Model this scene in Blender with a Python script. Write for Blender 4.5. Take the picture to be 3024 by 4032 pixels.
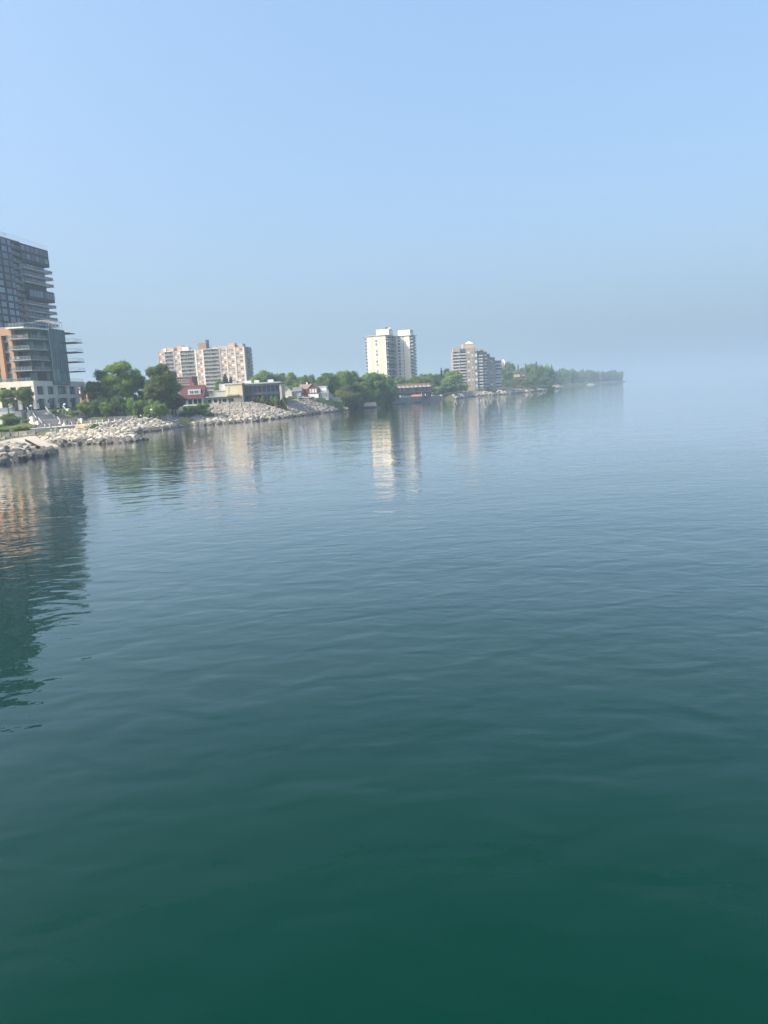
import bpy, bmesh, math, random
from mathutils import Vector, Matrix, noise as mnoise
from math import radians, sin, cos, pi, atan2, sqrt
random.seed(7)
for _o in list(bpy.data.objects): bpy.data.objects.remove(_o)
SC = bpy.context.scene
COL = SC.collection

# ------------------------------------------------------------------ camera
CAM_H = 9.0; FPX = 2912.0; CX, CY = 1512.0, 2016.0          # pixels of the 3024x4032 photograph
ROLL = radians(3.0); PITCH = math.atan(477*cos(ROLL)/FPX)
_fw = Vector((0, cos(PITCH), -sin(PITCH))); _u0 = Vector((0, sin(PITCH), cos(PITCH))); _r0 = Vector((1, 0, 0))
_R = _r0*cos(ROLL) - _u0*sin(ROLL); _U = _u0*cos(ROLL) + _r0*sin(ROLL)
cam = bpy.data.cameras.new('camera'); camo = bpy.data.objects.new('camera', cam); COL.objects.link(camo)
cam.sensor_fit = 'HORIZONTAL'; cam.sensor_width = 36.0; cam.lens = 36.0*FPX/3024.0
cam.clip_start = 0.5; cam.clip_end = 60000
camo.matrix_world = Matrix(((_R.x, _U.x, -_fw.x, 0), (_R.y, _U.y, -_fw.y, 0), (_R.z, _U.z, -_fw.z, CAM_H), (0, 0, 0, 1)))
SC.camera = camo

# ------------------------------------------------------------------ sky, sun, exposure
SUN_EL, SUN_AZ = 42.0, -114.0                                # azimuth clockwise from +Y
world = bpy.data.worlds.new('World'); SC.world = world; world.use_nodes = True
_nt = world.node_tree; _bg = _nt.nodes['Background']
_sk = _nt.nodes.new('ShaderNodeTexSky'); _sk.sky_type = 'NISHITA'; _sk.sun_disc = False
_sk.sun_elevation = radians(SUN_EL); _sk.sun_rotation = radians(SUN_AZ % 360)
_sk.air_density = 1.2; _sk.dust_density = 9.0; _sk.ozone_density = 4.0; _sk.altitude = 80
_veil = _nt.nodes.new('ShaderNodeMix'); _veil.data_type = 'RGBA'; _veil.blend_type = 'ADD'; _veil.inputs[0].default_value = 1.0   # even smoke veil high over the whole sky
_tc = _nt.nodes.new('ShaderNodeTexCoord'); _sx = _nt.nodes.new('ShaderNodeSeparateXYZ'); _nt.links.new(_tc.outputs['Generated'], _sx.inputs[0])
def _m(op, a, b):
    n = _nt.nodes.new('ShaderNodeMath'); n.operation = op
    for i, q in enumerate((a, b)):
        if isinstance(q, (int, float)): n.inputs[i].default_value = q
        elif q is not None: _nt.links.new(q, n.inputs[i])
    return n.outputs[0]
_ex = _m('EXPONENT', _m('MULTIPLY', _m('MAXIMUM', _sx.outputs[2], 0.0), -1/0.13), None)          # smoke thickens evenly towards the horizon all round
_vc = _nt.nodes.new('ShaderNodeMix'); _vc.data_type = 'RGBA'; _vc.inputs[6].default_value = (1.02, 1.80, 2.85, 1); _vc.inputs[7].default_value = (2.15, 2.95, 3.6, 1)
_nt.links.new(_ex, _vc.inputs[0]); _nt.links.new(_vc.outputs[2], _veil.inputs[7])
_nt.links.new(_sk.outputs[0], _veil.inputs[6]); _nt.links.new(_veil.outputs[2], _bg.inputs[0]); _bg.inputs[1].default_value = 0.10
sun = bpy.data.lights.new('sun', 'SUN'); suno = bpy.data.objects.new('sun', sun); COL.objects.link(suno)
sun.energy = 4.4; sun.angle = radians(0.6); sun.color = (1.0, 0.88, 0.70)
_sd = Vector((sin(radians(SUN_AZ))*cos(radians(SUN_EL)), cos(radians(SUN_AZ))*cos(radians(SUN_EL)), sin(radians(SUN_EL))))
suno.rotation_euler = _sd.to_track_quat('Z', 'Y').to_euler(); suno.location = (0, 0, 300)
SC.view_settings.view_transform = 'Standard'; SC.view_settings.look = 'None'
SC.view_settings.gamma = 1; SC.view_settings.exposure = 0.76; SC.view_settings.use_curve_mapping = False
SC.render.engine = 'CYCLES'
SC.cycles.use_denoising = True
SC.cycles.max_bounces = 6; SC.cycles.diffuse_bounces = 2; SC.cycles.glossy_bounces = 3
SC.cycles.transmission_bounces = 3; SC.cycles.volume_bounces = 1; SC.cycles.transparent_max_bounces = 8
SC.cycles.caustics_reflective = False; SC.cycles.caustics_refractive = False

# ------------------------------------------------------------------ pixel -> place helpers
def ray(x, y): return _fw + _R*((x-CX)/FPX) - _U*((y-CY)/FPX)
def pt(x, y, Y):
    d = ray(x, y); return Vector((0, 0, CAM_H)) + d*(Y/d.y)
def gnd(x, y, z=0.0):
    d = ray(x, y); return Vector((0, 0, CAM_H)) + d*((z-CAM_H)/d.z)

# ------------------------------------------------------------------ materials
MATS = {}
def mat(name, col, rough=0.8, var=0.0, scale=1.0, bump=0.0, bscale=6.0, spec=0.3, rnd=0.0, metal=0.0, col2=None, detail=4, stretch=None, trans=0.0):
    if name in MATS: return MATS[name]
    m = bpy.data.materials.new(name); m.use_nodes = True; nt = m.node_tree; N = nt.nodes; L = nt.links
    b = N['Principled BSDF']; b.inputs['Roughness'].default_value = rough
    b.inputs['Specular IOR Level'].default_value = spec; b.inputs['Metallic'].default_value = metal
    b.inputs['Base Color'].default_value = (*col, 1)
    need = var or col2 or rnd or bump
    if need:
        tc = N.new('ShaderNodeTexCoord'); mp = N.new('ShaderNodeMapping'); L.new(tc.outputs['Object'], mp.inputs[0])
        if stretch: mp.inputs['Scale'].default_value = stretch
        oi = N.new('ShaderNodeObjectInfo')
        if rnd:
            cm = N.new('ShaderNodeCombineXYZ')
            mm = N.new('ShaderNodeMath'); mm.operation = 'MULTIPLY'; mm.inputs[1].default_value = 57.0; L.new(oi.outputs['Random'], mm.inputs[0])
            for k in range(3): L.new(mm.outputs[0], cm.inputs[k])
            L.new(cm.outputs[0], mp.inputs['Location'])
    src = None
    if var or col2:
        n = N.new('ShaderNodeTexNoise'); n.inputs['Scale'].default_value = scale; n.inputs['Detail'].default_value = detail
        L.new(mp.outputs[0], n.inputs['Vector'])
        r = N.new('ShaderNodeValToRGB'); r.color_ramp.elements[0].position = 0.3; r.color_ramp.elements[1].position = 0.7
        a = col if col2 else tuple(max(0, c*(1-var)) for c in col); c2 = col2 or tuple(min(1, c*(1+var)) for c in col)
        r.color_ramp.elements[0].color = (*a, 1); r.color_ramp.elements[1].color = (*c2, 1)
        L.new(n.outputs[0], r.inputs[0]); src = r.outputs[0]
    if rnd:
        hs = N.new('ShaderNodeHueSaturation')
        if src: L.new(src, hs.inputs['Color'])
        else: hs.inputs['Color'].default_value = (*col, 1)
        mr = N.new('ShaderNodeMapRange'); mr.inputs[3].default_value = 1-rnd; mr.inputs[4].default_value = 1+rnd
        L.new(oi.outputs['Random'], mr.inputs[0]); L.new(mr.outputs[0], hs.inputs['Value'])
        mh = N.new('ShaderNodeMapRange'); mh.inputs[3].default_value = 0.5-rnd*0.06; mh.inputs[4].default_value = 0.5+rnd*0.06
        m7 = N.new('ShaderNodeMath'); m7.operation = 'MULTIPLY'; m7.inputs[1].default_value = 7.13; L.new(oi.outputs['Random'], m7.inputs[0])
        fr = N.new('ShaderNodeMath'); fr.operation = 'FRACT'; L.new(m7.outputs[0], fr.inputs[0])
        L.new(fr.outputs[0], mh.inputs[0]); L.new(mh.outputs[0], hs.inputs['Hue']); src = hs.outputs[0]
    if src: L.new(src, b.inputs['Base Color'])
    if bump:
        n2 = N.new('ShaderNodeTexNoise'); n2.inputs['Scale'].default_value = bscale; n2.inputs['Detail'].default_value = 5
        L.new(mp.outputs[0], n2.inputs['Vector'])
        bp = N.new('ShaderNodeBump'); bp.inputs['Strength'].default_value = 1.0; bp.inputs['Distance'].default_value = bump
        L.new(n2.outputs[0], bp.inputs['Height']); L.new(bp.outputs[0], b.inputs['Normal'])
    if trans:
        out = [x for x in N if x.type == 'OUTPUT_MATERIAL'][0]
        t = N.new('ShaderNodeBsdfTranslucent'); mx = N.new('ShaderNodeMixShader'); mx.inputs[0].default_value = trans
        if src: L.new(src, t.inputs['Color'])
        else: t.inputs['Color'].default_value = (*col, 1)
        L.new(b.outputs[0], mx.inputs[1]); L.new(t.outputs[0], mx.inputs[2]); L.new(mx.outputs[0], out.inputs[0])
    MATS[name] = m; return m

def glassy(name, col, rough=0.06, spec=0.5, rnd=0.0, var=0.0, scale=0.4):
    return mat(name, col, rough=rough, spec=spec, rnd=rnd, var=var, scale=scale)

# ------------------------------------------------------------------ mesh helpers
class MB:
    def __init__(s): s.v = []; s.f = []; s.mi = []; s.m = 0
    def box(s, x0, x1, y0, y1, z0, z1):
        b = len(s.v)
        s.v += [(x0,y0,z0),(x1,y0,z0),(x1,y1,z0),(x0,y1,z0),(x0,y0,z1),(x1,y0,z1),(x1,y1,z1),(x0,y1,z1)]
        for q in ((0,3,2,1),(4,5,6,7),(0,1,5,4),(1,2,6,5),(2,3,7,6),(3,0,4,7)): s.f.append(tuple(b+i for i in q)); s.mi.append(s.m)
        return s
    def poly(s, pts):
        b = len(s.v); s.v += [tuple(p) for p in pts]; s.f.append(tuple(range(b, b+len(pts)))); s.mi.append(s.m); return s
    def prism(s, poly, z0, z1):
        n = len(poly); b = len(s.v)
        s.v += [(p[0],p[1],z0) for p in poly] + [(p[0],p[1],z1) for p in poly]
        s.f.append(tuple(b+i for i in range(n-1,-1,-1))); s.f.append(tuple(b+n+i for i in range(n))); s.mi += [s.m]*2
        for i in range(n):
            j = (i+1)%n; s.f.append((b+i,b+j,b+n+j,b+n+i)); s.mi.append(s.m)
        return s
    def xprism(s, prof, x0, x1):                     # profile of (y,z) swept along x
        n = len(prof); b = len(s.v)
        s.v += [(x0,p[0],p[1]) for p in prof] + [(x1,p[0],p[1]) for p in prof]
        s.f.append(tuple(b+i for i in range(n-1,-1,-1))); s.f.append(tuple(b+n+i for i in range(n))); s.mi += [s.m]*2
        for i in range(n):
            j = (i+1)%n; s.f.append((b+i,b+j,b+n+j,b+n+i)); s.mi.append(s.m)
        return s
    def tube(s, p, q, r, n=5, r2=None):
        p, q = Vector(p), Vector(q); d = (q-p)
        if d.length < 1e-6: return s
        d.normalize(); a = d.orthogonal().normalized(); c = d.cross(a); b = len(s.v); r2 = r if r2 is None else r2
        for o, rr in ((p, r), (q, r2)):
            for i in range(n):
                t = 2*pi*i/n; s.v.append(tuple(o + a*(cos(t)*rr) + c*(sin(t)*rr)))
        for i in range(n):
            j = (i+1)%n; s.f.append((b+i,b+j,b+n+j,b+n+i)); s.mi.append(s.m)
        s.f.append(tuple(b+i for i in range(n-1,-1,-1))); s.f.append(tuple(b+n+i for i in range(n))); s.mi += [s.m]*2
        return s
    def mesh(s, name, mats, smooth=False):
        me = bpy.data.meshes.new(name); me.from_pydata(s.v, [], s.f)
        if not isinstance(mats, (list, tuple)): mats = [mats]
        for m in mats: me.materials.append(m)
        if len(mats) > 1: me.polygons.foreach_set('material_index', s.mi)
        bm = bmesh.new(); bm.from_mesh(me); bmesh.ops.recalc_face_normals(bm, faces=bm.faces); bm.to_mesh(me); bm.free()
        if smooth: me.polygons.foreach_set('use_smooth', [True]*len(me.polygons))
        me.update(); return me
    def obj(s, name, mats, parent=None, loc=(0,0,0), rz=0.0, smooth=False):
        return put(name, s.mesh(name, mats, smooth), parent, loc, rz)
def put(name, me, parent=None, loc=(0,0,0), rz=0.0, scale=None):
    o = bpy.data.objects.new(name, me); COL.objects.link(o); o.parent = parent
    o.location = loc; o.rotation_euler = (0, 0, rz)
    if scale: o.scale = scale
    return o
def box(name, m, parent, x0, x1, y0, y1, z0, z1): return MB().box(x0,x1,y0,y1,z0,z1).obj(name, m, parent)
def tag(o, label, cat, group=None):
    o['label'] = label; o['category'] = cat
    if group: o['group'] = group
    return o
def thing(name, label, cat, loc=(0,0,0), rz=0.0, group=None):
    return tag(put(name, None, None, loc, rz), label, cat, group)
def struct(o): o['kind'] = 'structure'; return o
def stuff(o): o['kind'] = 'stuff'; return o
_cache = {}
def shared(key, fn):
    if key not in _cache: _cache[key] = fn()
    return _cache[key]

# window: frame ring + recessed pane, in local x (width) and z (height), facing -y, centred at x=0, sill z=0
def window_mesh(w, h, nx, nz, fm, gm, fr=0.09, dep=0.10):
    def mk():
        b = MB(); b.m = 0
        b.box(-w/2,-w/2+fr,-dep,0,0,h); b.box(w/2-fr,w/2,-dep,0,0,h)
        b.box(-w/2+fr,w/2-fr,-dep,0,0,fr); b.box(-w/2+fr,w/2-fr,-dep,0,h-fr,h)
        for i in range(1, nx): x = -w/2 + w*i/nx; b.box(x-fr*.35,x+fr*.35,-dep*.85,0,fr,h-fr)
        for i in range(1, nz): z = h*i/nz; b.box(-w/2+fr,w/2-fr,-dep*.8,0,z-fr*.35,z+fr*.35)
        b.m = 1; b.box(-w/2+fr*.5,w/2-fr*.5,-dep*.35,0.0,fr*.5,h-fr*.5)
        return b.mesh('window', [fm, gm])
    return shared(('win', round(w,2), round(h,2), nx, nz, fm.name, gm.name), mk)
def win(parent, x, y, z, w, h, fm, gm, nx=2, nz=1, rz=0.0, name='window'):
    return put(name, window_mesh(w, h, nx, nz, fm, gm), parent, (x, y, z), rz)

# ------------------------------------------------------------------ palette
M_frame = mat('frame_dark', (0.05,0.055,0.06), 0.5)
M_fwhite = mat('frame_white', (0.75,0.75,0.73), 0.5)
M_glass = glassy('glass_dark', (0.03,0.045,0.055), rnd=0.5)
M_glassb = glassy('glass_blue', (0.10,0.16,0.20), rnd=0.45)
M_glassg = glassy('glass_green', (0.07,0.20,0.18), rnd=0.45)
M_blind = mat('blinds', (0.62,0.63,0.62), 0.6, rnd=0.25)
M_rail = glassy('rail_glass', (0.13,0.18,0.20), 0.1); M_rail.node_tree.nodes['Principled BSDF'].inputs['Alpha'].default_value = 0.34
M_metal = mat('grey_metal', (0.32,0.34,0.35), 0.45)
M_white = mat('white_paint', (0.70,0.70,0.67), 0.55, var=0.06, scale=0.6)
M_conc = mat('concrete', (0.42,0.41,0.38), 0.85, var=0.18, scale=0.7, bump=0.02)
M_trunk = mat('bark', (0.10,0.075,0.055), 0.9, var=0.3, scale=3)
# ------------------------------------------------------------------ water
def make_water():
    m = bpy.data.materials.new('lake_water'); m.use_nodes = True; nt = m.node_tree; N = nt.nodes; L = nt.links
    N.remove(N['Principled BSDF']); out = [x for x in N if x.type == 'OUTPUT_MATERIAL'][0]
    df = N.new('ShaderNodeBsdfDiffuse'); df.inputs['Color'].default_value = (0.0002, 0.0232, 0.0158, 1)      # green light coming back out of the depth
    gl = N.new('ShaderNodeBsdfGlossy'); gl.inputs['Color'].default_value = (1, 1, 1, 1); gl.inputs['Roughness'].default_value = 0.012
    fr = N.new('ShaderNodeFresnel'); fr.inputs['IOR'].default_value = 1.333
    ga = N.new('ShaderNodeMath'); ga.operation = 'MULTIPLY_ADD'; ga.use_clamp = True; ga.inputs[1].default_value = 1.56; ga.inputs[2].default_value = -0.031; L.new(fr.outputs[0], ga.inputs[0])
    mx = N.new('ShaderNodeMixShader'); L.new(ga.outputs[0], mx.inputs[0]); L.new(df.outputs[0], mx.inputs[1]); L.new(gl.outputs[0], mx.inputs[2]); L.new(mx.outputs[0], out.inputs['Surface'])
    tc = N.new('ShaderNodeTexCoord')
    def wave(scale, stretch, rot, amp, detail, prev, dist=0.0):
        mp = N.new('ShaderNodeMapping'); L.new(tc.outputs['Object'], mp.inputs[0])
        mp.inputs['Rotation'].default_value = (0, 0, radians(rot)); mp.inputs['Scale'].default_value = (stretch, 1, 1)
        n = N.new('ShaderNodeTexNoise'); n.inputs['Scale'].default_value = scale; n.inputs['Detail'].default_value = detail
        n.inputs['Distortion'].default_value = dist
        L.new(mp.outputs[0], n.inputs['Vector'])
        bp = N.new('ShaderNodeBump'); bp.inputs['Distance'].default_value = amp; bp.inputs['Strength'].default_value = 1
        L.new(n.outputs[0], bp.inputs['Height'])
        if prev: L.new(prev.outputs[0], bp.inputs['Normal'])
        return bp
    w1 = wave(0.13, 0.6, 12, 0.09, 1, None)
    w2 = wave(0.75, 0.60, -8, 0.047, 1.2, w1, 0.4)
    w3 = wave(2.6, 0.70, 14, 0.008, 2, w2)
    pn = N.new('ShaderNodeTexNoise'); pn.inputs['Scale'].default_value = 0.022; pn.inputs['Detail'].default_value = 3; L.new(tc.outputs['Object'], pn.inputs['Vector'])
    pr = N.new('ShaderNodeMapRange'); pr.inputs[1].default_value = .35; pr.inputs[2].default_value = .65; pr.inputs[3].default_value = .35; pr.inputs[4].default_value = 2.2; L.new(pn.outputs[0], pr.inputs[0])
    pm = N.new('ShaderNodeMath'); pm.operation = 'MULTIPLY'; pm.inputs[1].default_value = .008; L.new(pr.outputs[0], pm.inputs[0]); L.new(pm.outputs[0], w3.inputs['Distance'])   # breeze patches
    L.new(w3.outputs[0], gl.inputs['Normal']); L.new(w3.outputs[0], fr.inputs['Normal'])
    g = MB(); g.poly([(-3500,-500,0),(15500,-500,0),(15500,15500,0),(-3500,15500,0)])
    return struct(g.obj('lake_water', m))
make_water()

# ------------------------------------------------------------------ land: shoreline stations (water edge, bank top, inland, far)
ST = [ # L1 x,y ; L2 x,y,z ; L3 x,y,z ; L4 x,y,z
 ((-64.7,30),(-80,30,4),(-110,30,4.2),(-160,30,6)),
 ((-64.7,126),(-78,126,4.0),(-106,128,4.2),(-160,130,6)),
 ((-64.7,143),(-77,143,3.3),(-108,150,3.2),(-185,165,8)),
 ((-66.8,151.8),(-75,152,1.5),(-115,175,2.6),(-185,200,8.6)),
 ((-72,158),(-87,166,1.2),(-150,222,3.3),(-178,262,8.6)),
 ((-75,168),(-93,190,1.3),(-138,232,3.3),(-172,268,8.6)),
 ((-76,177.5),(-90,196,1.6),(-126,236,3.3),(-165,276,9)),
 ((-71.5,179.3),(-84,203,3.0),(-115,238,3.3),(-150,285,9)),
 ((-60.7,178),(-64,186,1.7),(-105,240,3.35),(-128,296,9)),
 ((-58.3,185.7),(-63.5,189,1.5),(-101,244,3.4),(-120,300,8.8)),
 ((-64,197),(-70,194,1.6),(-98,248,3.4),(-116,303,8.6)),
 ((-76,228),(-90,230,3.3),(-96,252,3.5),(-113,306,8.4)),
 ((-72.4,243),(-87,252,3.5),(-94,258,3.8),(-112,310,8.5)),
 ((-71,264),(-81,278,3.9),(-90,285,4.5),(-112,330,9)),
 ((-70,274),(-78,292,4.8),(-87,305,6.5),(-115,350,10)),
 ((-61.8,273),(-71,313,7.2),(-82,330,7.6),(-120,390,11)),
 ((-47.8,284.7),(-58,317,7.2),(-70,340,7.4),(-120,430,12)),
 ((-36.7,315.4),(-46,334,7.1),(-60,356,7.4),(-115,470,12)),
 ((-28.5,347),(-37.5,360,7.1),(-52,376,7.3),(-105,500,12)),
 ((-20.6,375.6),(-29,379,6.8),(-42,390,7.2),(-95,530,12)),
 ((-15.5,398),(-22,397,3.0),(-38,404,7.2),(-90,550,12)),
 ((-17,412),(-26,408,6),(-38,418,7.4),(-80,570,12)),
 ((-8.3,412),(-13,424,5),(-28,438,7.4),(-70,590,12)),
 ((2.4,450),(-3,457,5),(-16,470,7.4),(-60,610,12)),
 ((8.1,475.7),(5,481,4.4),(-8,500,6.5),(-45,630,12)),
 ((21.7,502),(20.6,503,4.0),(8,524,5.5),(-25,650,12)),
 ((48.6,573),(47.4,574,3.2),(32,590,6),(5,690,12)),
 ((59.7,574),(58,588,4),(44,620,6),(20,740,12)),
 ((79,640),(74,650,4),(62,690,6),(40,800,12)),
 ((109,681),(104,695,4.6),(90,730,6),(60,850,14)),
 ((151,752),(146,766,5),(128,800,8),(80,950,15)),
 ((181,819),(174,832,5),(155,860,9),(100,1050,16)),
 ((211,904),(203,917,6),(182,950,10),(120,1200,17)),
 ((276,1104),(266,1117,4),(240,1160,9),(170,1500,18)),
 ((400,1434),(388,1447,4),(360,1500,9),(280,1900,20)),
 ((560,1800),(546,1812,3.5),(520,1850,8),(430,2300,20)),
 ((636,1909),(627,1916,3),(590,1950,8),(520,2600,20)),
 ((640,1960),(628,1960,3),(585,1990,8),(515,2700,20)),
]
M_soil = mat('ground_soil', (0.10,0.10,0.055), 0.95, col2=(0.055,0.085,0.03), scale=0.12, bump=0.1, bscale=1.5)
M_rub = mat('rubble_soil', (0.13,0.12,0.095), 0.95, col2=(0.24,0.22,0.18), scale=0.8, bump=0.25, bscale=2.2)
M_peb = mat('pebble_beach', (0.50,0.45,0.37), 0.9, col2=(0.30,0.27,0.225), scale=3.5, bump=0.12, bscale=5, detail=8)
def land():
    g = MB(); n = len(ST)
    def P(i, k):
        s = ST[i]
        if k == 0: return (s[0][0]+14, s[0][1]-10, -2.2) if i > 3 else (s[0][0]+14, s[0][1], -2.2)
        if k == 1: return (*s[0], -0.05)
        if k < 5: return s[k-1]
        return (-3400, s[3][1]*1.0 + (i/n)**2*900, 24)
    for i in range(n-1):
        for k in range(5):
            if k == 1 and i < 20: continue
            a,b,c,d = P(i,k),P(i+1,k),P(i+1,k+1),P(i,k+1)
            g.poly([a,b,c]); g.poly([a,c,d])
    struct(g.obj('ground', M_soil))
land()
def strip(name, i0, i1, m, lift=0.04, sub=6, amp=0.35, ext=0.0):
    g = MB(); R = []
    for i in range(i0, i1+1):
        seg = 1 if i == i1 else sub
        for q in range(seg):
            f = q/sub; j = min(i+1, len(ST)-1)
            a = Vector((*ST[i][0],-0.3)).lerp(Vector((*ST[j][0],-0.3)), f); b = Vector(ST[i][1]).lerp(Vector(ST[j][1]), f)
            row = []
            for t in range(sub+1):
                p = a.lerp(b + (b-a)*ext, t/sub); p.z += lift + amp*mnoise.noise(p*0.35)*sin(pi*min(1, t/sub))
                row.append(tuple(p))
            R.append(row)
    for i in range(len(R)-1):
        for t in range(sub): g.poly([R[i][t],R[i+1][t],R[i+1][t+1],R[i][t+1]])
    return struct(g.obj(name, m, smooth=True))
bank_groyne = strip('rock_groyne', 0, 3, M_rub, 0.10, ext=0.25)
beach = strip('pebble_beach', 3, 6, M_peb, 0.16, amp=0.15, ext=0.15)
bank_head = strip('rock_headland', 6, 13, M_rub, 0.10)
bank_slope = strip('rock_slope', 13, 20, M_rub, 0.10)

# ------------------------------------------------------------------ haze
def make_haze():
    m = bpy.data.materials.new('haze_air'); m.use_nodes = True; nt = m.node_tree
    for nd in list(nt.nodes):
        if nd.type == 'BSDF_PRINCIPLED': nt.nodes.remove(nd)
    out = [x for x in nt.nodes if x.type == 'OUTPUT_MATERIAL'][0]
    v = nt.nodes.new('ShaderNodeVolumePrincipled')
    v.inputs['Color'].default_value = (0.56, 0.70, 0.84, 1); v.inputs['Density'].default_value = 0.00042
    v.inputs['Anisotropy'].default_value = 0.33
    nt.links.new(v.outputs[0], out.inputs['Volume'])
    g = MB().box(-3600,15600,-600,15600,-3.3,116)
    return stuff(g.obj('haze', m))
make_haze()
# ------------------------------------------------------------------ ground height
from mathutils.bvhtree import BVHTree
def _bvh():
    vs, fs = [], []
    for nm in ('ground','rock_groyne','pebble_beach','rock_headland','rock_slope'):
        me = bpy.data.objects[nm].data; b = len(vs)
        vs += [v.co.copy() for v in me.vertices]; fs += [tuple(b+i for i in p.vertices) for p in me.polygons]
    return BVHTree.FromPolygons(vs, fs)
GB = _bvh()
def gz(x, y):
    h = GB.ray_cast(Vector((x, y, 200)), Vector((0, 0, -1)))
    return h[0].z if h[0] else 5.0

def railing(parent, pts, h, gm=None, pm=None, step=1.6, name='railing', post=0.04, panel=True):
    b = MB(); pm = pm or M_metal; gm = gm or M_rail
    for a, c in zip(pts[:-1], pts[1:]):
        a, c = Vector(a), Vector(c); L = (c-a).length; n = max(1, round(L/step)); up = Vector((0,0,h))
        b.m = 0; b.tube(a+up, c+up, post*0.9, 4)
        for i in range(n+1): p = a.lerp(c, i/n); b.tube(p, p+up, post, 4)
        if panel:
            b.m = 1; z = Vector((0,0,0.08)); z2 = Vector((0,0,h-0.06)); d = (c-a).normalized(); o = Vector((-d.y, d.x, 0))*0.015
            b.v += [tuple(a+z-o),tuple(c+z-o),tuple(c+z2-o),tuple(a+z2-o),tuple(a+z+o),tuple(c+z+o),tuple(c+z2+o),tuple(a+z2+o)]
            k = len(b.v)-8
            for q in ((0,1,2,3),(7,6,5,4),(0,4,5,1),(2,6,7,3)): b.f.append(tuple(k+i for i in q)); b.mi.append(1)
    return b.obj(name, [pm, gm], parent)

# ------------------------------------------------------------------ dark condominium tower
def dark_tower():
    t = thing('condominium_tower', 'tall dark glass condominium tower with pale balcony edges and rooftop railing', 'building', (-150.6,360,8), radians(80.3))
    dk = mat('tower_panel', (0.008,0.018,0.034), 0.6, spec=0.12, var=0.2, scale=0.3); ds = mat('tower_spandrel', (0.025,0.032,0.04), 0.4)
    wh = mat('balcony_edge', (0.62,0.64,0.66), 0.6); H = 73.5; fl = 2.95
    gl = glassy('tower_glass', (0.13,0.21,0.28), rnd=0.6); gd = glassy('tower_rail_glass', (0.06,0.085,0.11), 0.12, rnd=0.2); gd.node_tree.nodes['Principled BSDF'].inputs['Alpha'].default_value = 0.6
    box('wall', dk, t, -42,-0.4,1.7,22,0,H-0.3)
    box('wall', dk, t, -42,-25.2,0,1.69,0,H-0.3)
    z1 = H-2.58*fl; box('wall', dk, t, -19.3,1.5,0,9,z1,H)
    z2 = H-6.4*fl; z3 = H-8.0*fl; box('wall', dk, t, -17.2,2.2,-0.15,9,z3,z2)
    box('roof', ds, t, -42.2,-19.32,-0.2,22.2,H-0.29,H+0.25)
    box('penthouse', dk, t, -42,-31.3,2,16,H+0.26,H+3.6)
    HU = 102.0; box('wall', dk, t, -74,-43.5,0.4,24,0,HU)
    for k in range(26):
        z = HU-2.7-k*fl; s = MB().box(-58,-50,-0.9,0.39,z-.25,z).obj('balcony', wh, t)
        for i, x in enumerate((-46.5,-54,-61.5,-66.5,-71)): win(t, x, 0.4, z+.3, 3.6, 2.1, M_frame, gl, 3)
    for r in range(2):
        for i in range(6): win(t, -17.2+i*3.3, 0, H-0.55-2.35-r*3.45, 2.7, 2.3, M_frame, gl, 4)
    for i in range(4): win(t, -15.2+i*2.5, -0.15, z3+1.2, 2.3, 2.9, M_frame, gl, 3)
    for i in range(4): win(t, -4.6+i*2.0, -0.15, z3+1.2, 1.8, 2.9, M_frame, gl, 3)
    tops = [3.55,4.57,5.6,8.85,9.85,10.8,11.78,12.8,13.8,14.8]
    for k in tops:
        z = H-k*fl
        s = MB().box(-19.2,2.7,-0.45,1.68,z,z+0.24).box(-0.39,2.7,1.69,6,z,z+0.24).obj('balcony', wh, t)
        railing(s, [(-19.1,-0.22,z+0.24),(2.6,-0.22,z+0.24),(2.6,5.9,z+0.24)], 1.05, gd, M_metal, 1.5)
        for i in range(7): win(t, -17.6+i*2.6, 1.7, z+0.3, 2.2, 2.3, M_frame, gl, 2)
    for k in range(15):
        z = H-(k+1)*fl+0.15
        s = MB().box(-25.19,-19.31,0.05,1.68,z-0.25,z).obj('balcony', ds, t)
        railing(s, [(-25.1,0.1,z),(-19.4,0.1,z)], 1.05, gd, M_metal, 1.4)
        win(t, -22.2, 1.7, z+0.05, 3.6, 2.3, M_frame, gl, 3)
        for x, w in ((-26.6,2.1),(-30.2,3.4),(-35.0,3.4),(-39.2,3.2)): win(t, x, 0, z+0.35, w, 2.2, M_frame, gl, 3 if w > 3 else 2)
    railing(t, [(-31,0.4,H+0.25),(-19.3,0.4,H+0.25),(-19.3,0.3,H),(1.2,0.3,H),(1.2,8,H)], 2.1, M_rail, M_metal, 1.0, name='roof_railing', panel=False)
    b = MB()
    for x in (-29,-24.5): b.tube((x,3,H),(x,3,H+3.0),0.06); b.tube((x-1.6,3,H+2.9),(x+1.6,3,H+2.9),0.08)
    b.obj('roof_awning', M_metal, t)
dark_tower()

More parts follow.
